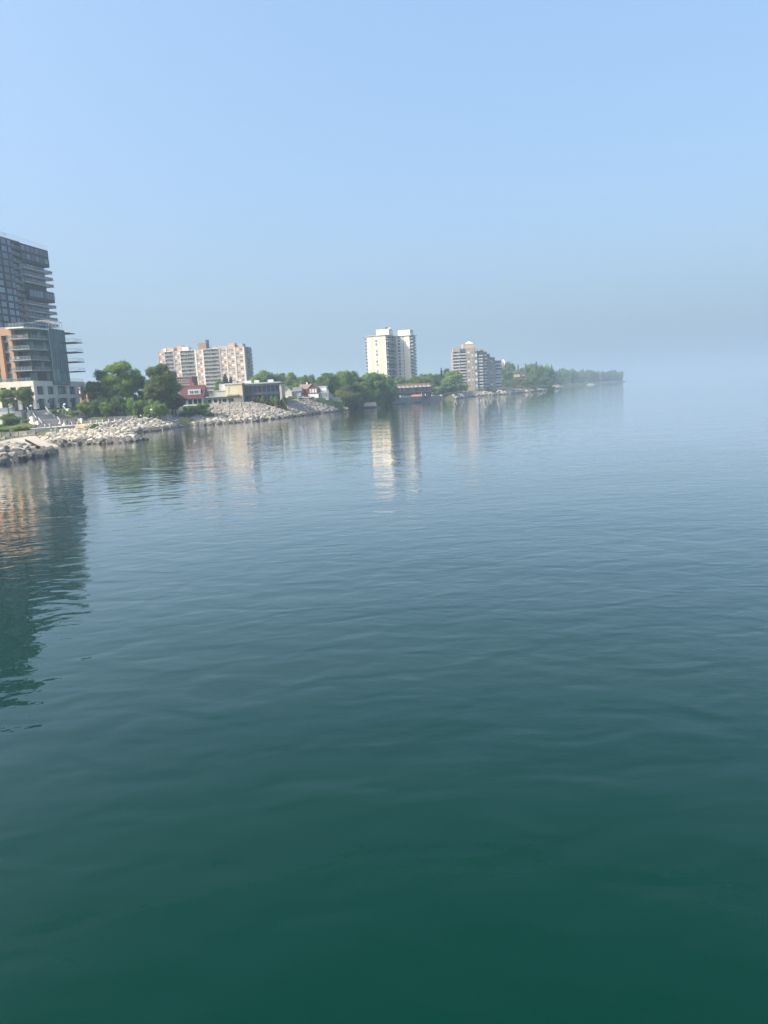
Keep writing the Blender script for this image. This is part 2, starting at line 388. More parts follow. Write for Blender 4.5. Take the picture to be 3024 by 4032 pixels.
# ------------------------------------------------------------------ condominium block on a stone podium
def podium_block():
    O = Vector((-119.4,262,9)); t = thing('podium_building', 'glass and orange-brick condominium on a two-storey cream stone base', 'building', O, radians(-3.3))
    st = mat('cream_stone', (0.62,0.57,0.48), 0.8, var=0.10, scale=0.5, bump=0.01); br = mat('orange_brick', (0.44,0.27,0.16), 0.85, var=0.15, scale=2.5, bump=0.01)
    gg = mat('curtain_glass', (0.018,0.10,0.115), 0.05, spec=0.35, rnd=0.4); gr = glassy('green_glass', (0.10,0.24,0.21), rnd=0.5); wall = mat('bay_wall', (0.06,0.075,0.08), 0.5, var=0.2, scale=0.5)
    PT = 9.8
    # stone base: piers and beams
    dark = mat('base_interior', (0.03,0.035,0.04), 0.4)
    box('interior_wall', dark, t, -34,-1.0,1.1,32,0,PT-0.3)
    fx = [0,-5.1,-8.6,-12.2,-15.8,-19.4,-23.0,-26.6,-30.2]
    for i, x in enumerate(fx):
        w = 1.0 if i == 0 else 1.35
        box('pier', st, t, x-w,x,0,1.05,0,PT-1.9) if i else box('pier', st, t, -1.0,0,0,2.0,0,PT-1.9)
    xs = [0.06,-4.2,-7.9,-11.5,-15.1,-18.7,-22.3,-25.9,-29.5,-34]
    for a, b in zip(xs[1:], xs[:-1]): box('stone_panel', st, t, a+.02, b-(.0 if b > 0 else .02), -0.06, 1.2, PT-1.9, PT)
    for a, b, zt in ((1.22,5.0,PT),(5.0,9.0,PT),(9.0,13.0,PT),(13.0,17.2,PT),(17.2,21.9,PT-1.25),(21.9,26.6,PT-1.25),(26.6,31.0,PT),(31.0,35.5,PT),(35.5,40,PT)): box('stone_panel', st, t, -1.2, 0.06, a+.02, b-.02, PT-1.9, zt)
    box('stone_panel', st, t, -10,-1.22,39,40,PT-1.9,PT)
    MB().box(-34,-1.02,0.05,1.0,3.6,4.9).box(-1.0,-0.03,2.01,39.4,3.55,4.95).obj('spandrel_band', st, t)
    op = [(2.0,7.0),(9.5,14.5),(17.0,24.0),(26.5,31.2),(34.0,38.0)]
    edges = [(7.0,9.5),(14.5,17.0),(24.0,26.5),(31.2,34.0),(38.0,40.0)]
    for a, b in edges:
        box('pier', st, t, -1.1,0,a,b,0,PT-1.9)
    for (a, b) in op[:4]:
        m = (a+b)/2; w = b-a
        for z, h in ((0.05,3.45),(4.98,2.85)):
            win(t, -0.75, m, z, w-0.05, h, M_frame, gg, 3, 1, radians(90))
        railing(t, [(-0.2,a,0.02),(-0.2,b,0.02)], 1.1, M_rail, M_frame, 0.5, panel=False)
        lamp = MB().box(-0.001,0.22,a-0.95,a-0.55,2.0,3.1).obj('wall_lamp', M_frame, t)
    for i in range(len(fx)-1):
        x0, x1 = fx[i+1], fx[i]-(1.0 if i == 0 else 1.35)
        for z, h in ((0.05,3.5),(4.92,2.95)): win(t, (x0+x1)/2, 0.8, z, x1-x0-0.05, h, M_frame, M_glass, 2)
    # awning over the terrace doors
    box('canopy', M_white, t, -12.2,-1.1,-2.2,-0.07,3.75,3.95)
    # terrace railing above the base
    railing(t, [(-34,0.3,PT),(-1,0.3,PT)], 1.1, M_rail, M_metal, 1.6); railing(t, [(-0.4,27,PT),(-0.4,39.6,PT)], 1.1, M_rail, M_frame, 0.8, panel=False)
    # upper building
    fl = 3.62; T = 28.2
    MB().prism([(-34,5.0),(-7.3,5.0),(-7.3,7.2),(-3.4,7.2),(-0.5,13.6),(-0.5,26),(-6,26),(-6,36),(-34,36)], PT, T-0.35).obj('wall', wall, t)
    for x0, x1 in ((-8.65,-7.2),(-12.7,-11.05),(-16.6,-15.0),(-20.5,-18.9),(-24.4,-22.8)):
        box('brick_column', br, t, x0, x1, 2.9, 5.6, PT, T-2.4)
    box('brick_band', br, t, -34,-7.2,2.88,5.62,T-2.39,T+0.45)
    for c in (-9.85,-13.85,-17.75,-21.65):
        for k in range(5):
            z = PT+0.35+k*fl; win(t, c, 4.4, z, 2.35, 2.55, M_frame, gr if k in (0,4) else M_glass, 2, 2)
            box('spandrel', M_metal, t, c-1.2, c+1.2, 4.15, 4.99, z+2.58, z+3.25)
    # glazing behind balconies
    for k in range(5):
        z = PT+0.2+k*fl
        for i in range(3): win(t, -6.5+i*1.3+0.0, 7.2, z, 1.25, 3.0, M_frame, gr if k in (0,4) else M_glassb, 1)
        ang = atan2(6.4, 2.9); L = sqrt(2.9**2+6.4**2)
        for i in range(4):
            f = (i+0.5)/4; win(t, -3.4+2.9*f, 7.2+6.4*f, z, L/4-0.06, 3.0, M_frame, gr if (k+i) % 3 == 0 else M_glass, 1, 1, ang)
    # balconies: front leg and splayed leg
    for k in range(1, 5):
        z = PT+k*fl-0.15
        pl = [(-7.9,0.6),(-0.2,0.6),(0.2,2.4),(1.1,11.5),(-0.5,13.6),(-3.4,7.2),(-7.9,7.2)]
        s = MB().prism(pl, z, z+0.28).obj('balcony', M_metal, t)
        railing(s, [(-7.8,0.7,z+0.28),(-0.25,0.7,z+0.28)], 1.15, M_rail, M_metal, 1.25)
        railing(s, [(0.0,2.4,z+0.28),(0.95,11.4,z+0.28)], 1.15, M_rail, M_metal, 1.25)
    # roof terrace over the bay
    r = MB().prism([(-8.0,1.2),(-1.6,1.2),(0.3,8),(0.9,13.4),(-8,13.4)], T-0.34, T+0.1).obj('roof_terrace', M_white, t)
    railing(r, [(-7.0,1.6,T+0.1),(-1.8,1.6,T+0.1),(0.1,8,T+0.1)], 1.5, M_rail, M_metal, 1.3)
    # curtain wall bay with vertical fins
    CB = MB().box(-0.49,0.75,13.65,26.0,8.55,T+0.55); CB.obj('curtain_bay', gg, t)
    for i in range(9):
        y = 13.7+i*1.53; box('mullion', M_metal if i in (0,) else mat('teal_mullion',(0.04,0.075,0.085),0.5), t, 0.751,0.86,y-0.05,y+0.05,8.55,T+0.55)
    for k in range(6):
        for i in range(8):
            if (k*5+i*3) % 4 == 0 or k == 0: continue
            y = 13.7+i*1.53+0.76; put('pane', shared('cpane', lambda: MB().box(0,0.02,-0.62,0.62,0,2.7).mesh('pane', gg)), t, (0.752, y, 9.2+k*3.2))
    for i in range(3):
        y = 14.5+i*1.53; put('pane', shared('cpaneg', lambda: MB().box(0,0.02,-0.6,0.6,0,4.2).mesh('pane', gr)), t, (0.753, y, 9.9))
    # balconies on the far side, seen end-on
    for k in range(1, 6):
        z = PT+k*fl-0.15; x1 = 1.9 if k == 5 else 4.3
        s = MB().box(-6,x1,26.01,32.5,z,z+0.26).obj('balcony', M_frame, t)
        if k < 5: railing(s, [(-0.2,26.3,z+0.26),(x1-0.1,26.3,z+0.26),(x1-0.1,32.3,z+0.26)], 1.2, M_rail, M_frame, 0.9, panel=False)
    # rooftop pergola and stair roof
    p = MB(); 
    for x in (-0.4, 2.6):
        for y in (15,17.5,20,22.5,25): p.tube((min(x,0.5),y,T+0.55),(min(x,0.5),y,T+3.4),0.09)
    for y in (15,17.5,20,22.5,25): p.tube((-4,y,T+3.4),(0.7,y,T+3.4),0.1)
    p.tube((0.5,14.5,T+3.4),(0.5,25.4,T+3.4),0.1); p.obj('pergola', M_metal, t)
    MB().poly([(-9.5,6,T+1.6),(-0.2,15,T+3.3),(-4,17,T+3.3),(-12,8,T+1.6)]).poly([(-9.5,6,T+1.4),(-12,8,T+1.4),(-4,17,T+3.1),(-0.2,15,T+3.1)]).poly([(-9.5,6,T+1.4),(-0.2,15,T+3.1),(-0.2,15,T+3.3),(-9.5,6,T+1.6)]).obj('sloped_canopy', mat('canopy_grey', (0.45,0.43,0.42), 0.6), t)
    # things on balconies
    for (x, y, z, lab, col) in ((-4.2,1.6,PT+4*fl+0.13,'pink cushioned patio chair on the top glass balcony',(0.55,0.22,0.22)),(-3.2,1.6,PT+4*fl+0.13,'pink cushioned patio chair on the top glass balcony',(0.55,0.22,0.22)),
                      (-7.0,1.6,PT+2*fl+0.13,'white patio chair on a middle glass balcony',(0.7,0.7,0.68)),(-5.4,1.6,PT+2*fl+0.13,'white patio chair on a middle glass balcony',(0.7,0.7,0.68))):
        M4 = t.matrix_basis if False else Matrix.Translation(O) @ Matrix.Rotation(radians(-3.3), 4, 'Z')
        c = thing('patio_chair', lab, 'chair', M4 @ Vector((x,y,z)), radians(-3.3), 'pink balcony chairs' if 'pink' in lab else 'white balcony chairs')
        m = mat('chair_'+('pink' if 'pink' in lab else 'white'), col, 0.7)
        box('seat', m, c, -.35,.35,-.35,.35,.38,.5); box('backrest', m, c, -.35,.35,.36,.46,.38,1.1)
        for lx in (-.3,.3):
            for ly in (-.3,.3): MB().tube((lx,ly,0),(lx,ly,.38),.03,4).obj('leg', M_frame, c)
podium_block()

# ------------------------------------------------------------------ pink slab apartment block
def slab_block():
    t = thing('apartment_slab', 'long pinkish brick apartment slab with pale piers and recessed balconies', 'building', (-161.6,560,13), radians(-9.7))
    pk = mat('pink_brick', (0.50,0.335,0.25), 0.85, var=0.08, scale=1.5); cr = mat('pale_pier', (0.64,0.56,0.45), 0.75); gy = mat('grey_side', (0.35,0.34,0.34), 0.85, var=0.08, scale=0.4)
    rc = mat('balcony_recess', (0.20,0.20,0.21), 0.8); rail = mat('balcony_panel', (0.20,0.21,0.22), 0.6, rnd=0.15)
    H = 32.6; fl = 2.72; N = 11; D = 16
    box('wall', gy, t, 0,67.5,1.6,D,0,H)
    cols = [(1.45,5.8),(13.6,17.7),(30.7,34.8),(49.3,53.6),(54.5,59.7),(60.9,66.4)]
    for a, b in cols: box('brick_bay', pk, t, a,b,0.2,1.59,0,H)
    for a, b, m in ((0,1.45,gy),(12.4,13.6,gy),(29.1,30.7,cr),(34.8,36.2,cr),(48.0,49.3,gy),(53.6,54.5,cr),(59.7,60.9,cr),(66.4,67.5,cr),(5.8,6.3,gy),(17.7,18.3,cr)): box('pier', m, t, a,b,-0.1,1.59,0,H+0.2)
    for a, b in cols:
        for k in range(N):
            z = H-0.7-1.45-k*fl
            n = 2
            for i in range(n):
                w = (b-a)/n; win(t, a+w*(i+.5), 0.2, z, w-0.35, 1.35, M_fwhite, M_blind if (k*7+i*3+int(a))%5 < 2 else M_glassb, 2)
    for a, b in ((6.3,12.4),(18.3,29.1),(36.2,48.0)):
        for k in range(N):
            z = H-2.55-k*fl
            s = MB().box(a,b,-0.3,1.59,z-0.18,z).obj('balcony', cr, t)
            MB().box(a+.05,b-.05,-0.27,-0.2,z+0.1,z+1.0).obj('railing', rail, s)
            m = max(2, int((b-a)/2.7))
            for i in range(m):
                w = (b-a)/m; win(t, a+w*(i+.5), 1.6, z+0.02, w-0.4, 2.1, M_fwhite, M_blind if (k*3+i*5+int(a))%6 == 0 else M_glassb, 2)
            if b-a > 7: box('divider', gy, t, (a+b)/2-.08,(a+b)/2+.08,-0.15,1.58,z,z+2.5)
        box('roof_edge', cr, t, a,b,-0.25,1.7,H-0.1,H+0.35)
    for k in range(N):
        z = H-2.55-k*fl
        s = MB().box(67.51,69.2,4,12.5,z-0.18,z).obj('balcony', gy, t); MB().box(69.1,69.18,4.05,12.45,z+0.08,z+1.0).box(67.55,69.09,4.05,4.12,z+0.08,z+1.0).obj('railing', rail, s)
        win(t, 67.5, 8, z, 4.5, 2.1, M_frame, M_glass, 2, 1, radians(90))
    box('roof', mat('roof_grey', (0.30,0.30,0.30), 0.9), t, -0.1,67.6,1.7,D+.1,H+0.01,H+0.4)
    for x0,x1,h,m in ((1.5,3.6,2.2,pk),(3.7,5.4,2.4,M_white),(6.6,11.6,2.6,pk),(14.6,18.2,3.6,pk),(18.4,23.2,2.6,M_white),(31.0,37.2,4.6,mat('brown_brick',(0.27,0.17,0.12),0.85)),(39.5,60,1.6,gy),(54.3,59,3.0,pk),(59.2,64.5,2.6,gy)):
        box('roof_box', m, t, x0,x1,4.0 if m is not gy else 6.2,10 if m is not gy else 12,H+0.41,H+0.4+h)
    MB().tube((37.4,6,H+.4),(37.4,6,H+7.2),1.3,10).obj('chimney', mat('stack_dark',(0.07,0.09,0.12),0.6), t)
slab_block()

# ------------------------------------------------------------------ cream twin-wing tower
def cream_tower():
    t = thing('apartment_tower', 'cream two-winged apartment tower with dark end balconies rising over trees', 'building', (-6.8,620,8), radians(-22))
    cr = mat('cream_wall', (0.71,0.65,0.53), 0.75, var=0.04, scale=0.3); pk = mat('cream_inset', (0.61,0.51,0.40), 0.8, var=0.04, scale=0.4)
    dk = mat('balcony_dark', (0.045,0.05,0.06), 0.6); sl = mat('balcony_slab', (0.62,0.62,0.60), 0.7); rl = mat('balcony_grey_rail', (0.22,0.26,0.30), 0.5)
    gd = mat('shade_wall', (0.42,0.43,0.44), 0.7); H = 45.4; fl = 2.72; N = 16; W = 16.6; L = 18.5; W2 = 14.0
    box('wall', cr, t, 0,W,0,L+14,0,H)                                  # projecting wing
    box('wall', cr, t, W+0.01,W+W2,L,L+14,0,H-0.4)                       # set-back wing
    for a, b in ((2.6,6.0),(10.8,14.0)): box('inset_panel', pk, t, a,b,-0.06,-0.001,0,H-0.9)
    box('roof', mat('roof_cap', (0.55,0.52,0.46), 0.8), t, -1.1,W+0.9,-0.7,L+14.5,H+0.01,H+0.45)
    box('roof', mat('roof_cap', (0.55,0.52,0.46), 0.8), t, W+0.91,W+W2+2.0,L-0.7,L+14.5,H-0.39,H+0.05)
    for k in range(N):
        z = H-2.55-k*fl
        win(t, 8.4, 0, z+0.1, 1.9, 2.1, M_fwhite, M_glassb if k%3 else M_blind, 2, 2)
        win(t, W+4.6, L, z+0.2, 2.0, 2.0, M_fwhite, M_glassb if k%4 else M_glass, 2, 2)
        win(t, W+8.4, L, z+0.2, 1.0, 1.9, M_fwhite, M_glassb, 1, 2)
        # west end balconies
        s = MB().box(-1.7,-0.01,0.3,5,z-0.2,z).obj('balcony', sl, t); MB().box(-1.69,-1.6,0.35,5,z+.02,z+1.05).box(-1.6,-.02,0.32,0.4,z+.02,z+1.05).obj('railing', dk, s)
        # inner corner balconies on the side face
        s = MB().box(W+.001,W+1.6,0.5,L-.01,z-0.2,z).obj('balcony', sl, t); MB().box(W+1.5,W+1.58,0.55,L-.1,z+.02,z+1.0).box(W+.02,W+1.49,0.55,0.63,z+.02,z+1.0).obj('railing', rl if k%2 else dk, s)
        for i in range(4): win(t, W, 2.6+i*4.4, z+0.02, 3.2, 2.1, M_frame, M_glass, 3, 1, radians(90))
        # far end balconies
        x = W+W2
        s = MB().box(x+.01,x+2.6,L+0.6,L+9,z-0.2,z).obj('balcony', sl, t); MB().box(x+2.5,x+2.58,L+.65,L+9,z+.02,z+1.05).box(x+.02,x+2.49,L+.62,L+.7,z+.02,z+1.05).obj('railing', rl, s)
        win(t, x, L+4, z+0.02, 5, 2.1, M_frame, M_glass, 3, 1, radians(90))
    p = box('penthouse', mat('cream_wall', (0,0,0)), t, 6.6,17.8,5,14,H+0.46,H+5.2); box('vent', dk, p, 10.4,11.1,4.95,4.999,H+3.0,H+3.7); box('vent', dk, p, 15.9,16.6,4.95,4.999,H+3.6,H+4.3)
    box('penthouse', cr, t, 19.5,30.2,L+3,L+11,H+0.06,H+4.6)
    MB().tube((14.5,8,H+5.2),(14.5,8,H+6.8),0.75,10).obj('roof_vent', dk, t); MB().tube((17.4,9,H+5.2),(17.4,9,H+6.6),0.6,10).obj('roof_tank', M_white, t)
    MB().tube((30.0,L+5,H+4.6),(30.0,L+5,H+9.5),0.14,5).obj('mast', M_metal, t)
cream_tower()

# ------------------------------------------------------------------ terraced brick apartment building
def terraced():
    t = thing('terraced_apartments', 'beige brick apartment building stepping down in curved balcony terraces', 'building', (71,700,5), radians(0))
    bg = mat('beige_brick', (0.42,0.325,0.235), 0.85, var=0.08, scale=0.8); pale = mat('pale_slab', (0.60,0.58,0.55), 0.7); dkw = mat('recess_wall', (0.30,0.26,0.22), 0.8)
    fl = 2.78; N = 12
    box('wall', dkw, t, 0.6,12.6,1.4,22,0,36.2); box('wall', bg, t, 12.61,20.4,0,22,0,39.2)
    box('parapet', bg, t, 0.6,7.2,0.6,8,36.21,39.4); box('sunroom', M_glassb, t, 7.4,12.5,0.8,8,36.21,38.8)
    box('penthouse', bg, t, 10.8,22.5,6,20,39.21,43.0); 
    MB().poly([(12.4,7.5,43.4),(21.2,7.5,43.4),(17,13,45.9)]).poly([(21.2,7.5,43.4),(21.2,19,43.4),(17,13,45.9)]).poly([(21.2,19,43.4),(12.4,19,43.4),(17,13,45.9)]).poly([(12.4,19,43.4),(12.4,7.5,43.4),(17,13,45.9)]).poly([(12.4,7.5,43.39),(12.4,19,43.39),(21.2,19,43.39),(21.2,7.5,43.39)]).obj('roof', M_white, t)
    box('roof_band', pale, t, 12.4,20.6,-.2,22,39.22,39.6)
    for k in range(N):
        z = 36.2-2.6-k*fl
        s = MB().box(-1.2,12.4,-0.4,1.39,z-.2,z).obj('balcony', pale, t); MB().box(-1.1,6.2,-0.38,-0.3,z,z+.95).box(6.9,12.3,-0.38,-0.3,z+.1,z+.95).obj('railing', mat('terrace_rail',(0.55,0.54,0.52),0.5), s)
        box('pier', bg, t, 6.2,6.9,-0.2,1.38,z,z+2.5)
        for x, w in ((2.6,3.2),(9.6,4.6)): win(t, x, 1.4, z+.02, w, 2.0, M_frame, M_glassb if k%3 else M_glass, 3)
        win(t, 14.9, 0, z+0.7, 2.2, 1.5, M_fwhite, M_blind if k%3 == 0 else M_glassb, 2); win(t, 18.4, 0, z+0.7, 1.5, 1.5, M_fwhite, M_blind if k%4 == 1 else M_glassb, 2)
    # corner glass strip
    for k in range(13): win(t, 21.6, 0.3, 0.4+k*fl, 2.1, 2.5, M_fwhite, M_blind if k%2 else M_glassb, 2, 2)
    box('wall', bg, t, 20.42,22.8,0.31,8,0,37.6)
    # stepped wing: bays set back one behind the other along the shore
    def bay(x0, x1, y, h, kind, seed):
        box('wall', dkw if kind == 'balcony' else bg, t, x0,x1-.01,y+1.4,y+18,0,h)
        MB().prism([(x0+.1,y+1.3),(x0+.5,y+.4),((x0+x1)/2,y-.4),(x1-.5,y+.4),(x1-.1,y+1.3),(x1-.1,y+16),(x0+.1,y+16)], h+.01, h+1.0).obj('roof_terrace', bg, t)
        w = x1-x0; m = (x0+x1)/2
        for k in range(13):
            z = 0.5+k*fl
            if z+2.6 > h: break
            if kind == 'balcony':
                s = MB().prism([(x0+.1,y+1.39),(x0+.1,y+.3),(x0+.8,y-.3),(x1-.8,y-.3),(x1-.1,y+.3),(x1-.1,y+1.39)], z, z+.22).obj('balcony', pale, t); MB().box(x0+.7,x1-.7,y-.27,y-.2,z+.25,z+1.15).obj('railing', mat('terrace_rail',(0,0,0)), s)
                win(t, m, y+1.4, z+.25, w-1.2, 2.0, M_frame, M_glassb if (k+seed)%3 else M_blind, 4)
            else:
                win(t, m-w*.22, y+1.4, z+.7, w*.34, 1.6, M_fwhite, M_blind if (k+seed)%4 == 0 else M_glassb, 2); win(t, m+w*.22, y+1.4, z+.7, w*.34, 1.6, M_fwhite, M_glassb, 2)
    bay(22.8,29.0,1.5,36.0,'balcony',0); bay(29.0,32.8,4.0,34.2,'balcony',1); bay(32.81,36.4,10,32.4,'brick',2); bay(36.41,41.6,13,29.0,'brick',3); bay(41.61,48.2,17,26.0,'balcony',1)
    for i, (x, y, h) in enumerate(((30,8,36.6),(34,14,33.6),(38.5,18,30.8))): box('setback_storey', bg, t, x-3,x+2,y+1,y+12,h-3.2,h)
terraced()
# ------------------------------------------------------------------ low buildings along the bank
def gable(b, x0, x1, y0, y1, z, rise, axis='x', over=0.3, th=0.2):
    # roof slabs; ridge along axis
    if axis == 'x':
        m = (y0+y1)/2
        for s, e in ((y0-over, m), (y1+over, m)):
            zz = z - over*rise/((y1-y0)/2)
            b.poly([(x0-over,s,zz),(x1+over,s,zz),(x1+over,e,z+rise),(x0-over,e,z+rise)]).poly([(x0-over,s,zz-th),(x0-over,e,z+rise-th),(x1+over,e,z+rise-th),(x1+over,s,zz-th)])
            b.poly([(x0-over,s,zz-th),(x1+over,s,zz-th),(x1+over,s,zz),(x0-over,s,zz)])
            for x in (x0-over, x1+over): b.poly([(x,s,zz-th),(x,e,z+rise-th),(x,e,z+rise),(x,s,zz)])
    else:
        m = (x0+x1)/2
        for s, e in ((x0-over, m), (x1+over, m)):
            zz = z - over*rise/((x1-x0)/2)
            b.poly([(s,y0-over,zz),(s,y1+over,zz),(e,y1+over,z+rise),(e,y0-over,z+rise)]).poly([(s,y0-over,zz-th),(e,y0-over,z+rise-th),(e,y1+over,z+rise-th),(s,y1+over,zz-th)])
            b.poly([(s,y0-over,zz-th),(s,y1+over,zz-th),(s,y1+over,zz),(s,y0-over,zz)])
            for y in (y0-over, y1+over): b.poly([(s,y,zz-th),(e,y,z+rise-th),(e,y,z+rise),(s,y,zz)])
    return b
def gwall(b, x0, x1, y0, y1, z0, z, rise, axis='x'):
    if axis == 'x': b.xprism([(y0,z0),(y1,z0),(y1,z),((y0+y1)/2,z+rise),(y0,z)], x0, x1)
    else:
        p = [(x0,z0),(x1,z0),(x1,z),((x0+x1)/2,z+rise),(x0,z)]; n = 5; k = len(b.v)
        b.v += [(q[0],y0,q[1]) for q in p]+[(q[0],y1,q[1]) for q in p]
        b.f += [tuple(k+i for i in range(n-1,-1,-1)), tuple(k+n+i for i in range(n))]; b.mi += [b.m]*2
        for i in range(n): j = (i+1)%n; b.f.append((k+i,k+j,k+n+j,k+n+i)); b.mi.append(b.m)
    return b
M_sid = mat('white_siding', (0.72,0.73,0.72), 0.7, var=0.05, scale=0.8)
def red_roof_house():
    t = thing('red_roofed_house', 'white house with red shed roof and dormer at the top of the rocks', 'house', (-80.6,318,7.0), radians(-4))
    rd = mat('red_metal_roof', (0.085,0.02,0.022), 0.45, var=0.12, scale=0.7); gy = mat('grey_dormer', (0.33,0.36,0.38), 0.7)
    box('wall', M_sid, t, -4,6.3,0,9,0,3.4)
    MB().poly([(-4.5,-1.2,2.9),(6.7,-1.2,2.9),(6.7,2.0,4.2),(-4.5,2.0,4.2)]).poly([(-4.5,-1.2,2.75),(-4.5,2.0,4.05),(6.7,2.0,4.05),(6.7,-1.2,2.75)]).poly([(-4.5,-1.2,2.75),(6.7,-1.2,2.75),(6.7,-1.2,2.9),(-4.5,-1.2,2.9)]).obj('porch_roof', rd, t)
    MB().xprism([(1.6,3.41),(9.4,3.41),(5.5,8.6)], -4.2, 6.5).obj('roof', rd, t)
    MB().xprism([(2.3,4.6),(4.6,6.9),(2.9,6.9)], -0.6, 5.0).obj('dormer', gy, t)
    for x in (1.1,3.2): win(t, x, 2.45, 5.0, 1.8, 1.25, M_fwhite, M_glass, 2, 2)
    for x, w in ((-1.8,1.6),(0.9,1.6),(3.2,1.4),(5.1,1.4)): win(t, x, 0, 0.7, w, 1.9, M_frame, M_glass, 2, 2)
    box('chimney', mat('brown_brick',(0,0,0)), t, 0.5,1.3,6,6.8,7.4,9.6)
red_roof_house()
def motel():
    t = thing('motel_building', 'long low cream motel with flat roofs and small dark windows', 'building', (-73.6,320,7.0), radians(-4))
    cr = mat('cream_stucco', (0.58,0.50,0.34), 0.8, var=0.06, scale=0.4); gy = mat('grey_stucco', (0.42,0.42,0.38), 0.85, var=0.08, scale=0.6); rf = mat('pale_roof', (0.5,0.5,0.46), 0.8)
    box('wall', gy, t, 0.4,13.2,0,8,0,3.0); box('eave', rf, t, 0.2,13.5,-0.9,8.2,3.01,3.3)
    box('wall', mat('grey_stucco',(0,0,0)), t, 1.2,6.6,8.3,14,0,5.6); box('wall', cr, t, 6.61,14.2,8.3,18,0,8.2); box('wall', M_white, t, 3.4,6.6,10,17,5.61,8.6)
    box('roof_edge', rf, t, 6.4,14.4,8.0,18.2,8.21,8.7); box('roof_edge', rf, t, 1.0,6.39,8.1,9.9,5.61,5.9)
    box('canopy', mat('grey_canopy', (0.30,0.32,0.31), 0.7), t, 9.8,14.6,-1.2,1.0,3.31,3.8)
    for x, w in ((1.7,1.3),(4.3,1.3),(8.2,1.7),(12.0,2.2)): win(t, x, 0, 0.9, w, 1.3, M_frame, M_glass, 2, 2)
    for x in (6.2,10.3): box('door', M_frame, t, x-.45,x+.45,-0.06,-0.001,0.05,2.15)
    for x in (7.8,8.4): MB().tube((x,8.2,8.2),(x,8.2,3.4),0.07).obj('downpipe', M_white, t)
    box('roof_unit', M_metal, t, 9,11,12,14,8.71,9.7)
motel()
def fence_and_pavilion():
    f = thing('board_fence', 'weathered grey board fence between the motel and glass pavilion', 'fence', (-61.3,318.5,6.9), radians(0))
    wd = mat('grey_wood', (0.30,0.27,0.23), 0.9, var=0.15, scale=1.5, rnd=0.15)
    for i in range(16): put('board', shared('fboard', lambda: MB().box(0,0.24,0,0.05,0,3.4).mesh('board', wd)), f, (i*0.26, 0, 0))
    for x in (0.1,2.0,4.0): box('post', wd, f, x,x+.14,0.06,0.2,0,3.5)
    t = thing('glass_pavilion', 'two-storey dark glass pavilion with slim columns and flat pale roof', 'building', (-60.5,330,6.7), radians(2))
    fr = mat('pavilion_frame', (0.055,0.075,0.09), 0.5); gb = glassy('pavilion_glass', (0.02,0.035,0.065), rnd=0.3); gbl = glassy('pavilion_blue', (0.02,0.09,0.26), rnd=0.3)
    W = 17.4
    box('wall', fr, t, 0,W,0.4,16,0,8.2); box('wall', mat('cream_stucco',(0,0,0)), t, W+.01,W+0.9,-0.3,16,0,7.7)
    box('roof', mat('pale_metal_roof', (0.42,0.50,0.48), 0.5), t, -0.2,W+0.7,-0.9,16.3,8.21,8.75)
    box('fascia', mat('olive_fascia', (0.20,0.21,0.17), 0.6), t, 0,W,-0.5,0.39,7.35,8.2); box('mid_band', fr, t, 0,W,-0.4,0.39,3.5,4.4)
    box('sign_stain', mat('rust_band', (0.22,0.10,0.075), 0.8), t, 5.6,10.2,-0.43,-0.401,3.75,4.25)
    for i in range(9):
        x = W*(i+.5)/9
        win(t, x, 0.4, 4.42, W/9-.02, 2.9, fr, gb, 1, 1); win(t, x, 0.4, 0.9, W/9-.02, 2.58, fr, gb, 1, 1)
        put('panel', shared('pvp', lambda: MB().box(-W/18+.1,W/18-.1,0,0.05,0,1.25).mesh('panel', gbl)), t, (x, 0.3, 0.03))
    for i in range(10):
        x = W*i/9; MB().box(max(0,x-.07),min(W,x+.07),-0.3,-0.12,0,7.34).obj('column', mat('pavilion_column',(0.16,0.19,0.2),0.5), t)
    for x, w in ((1.5,3),(6,2),(12,2.4)): box('roof_unit', M_white, t, x,x+w,5,7,8.76,9.9)
fence_and_pavilion()
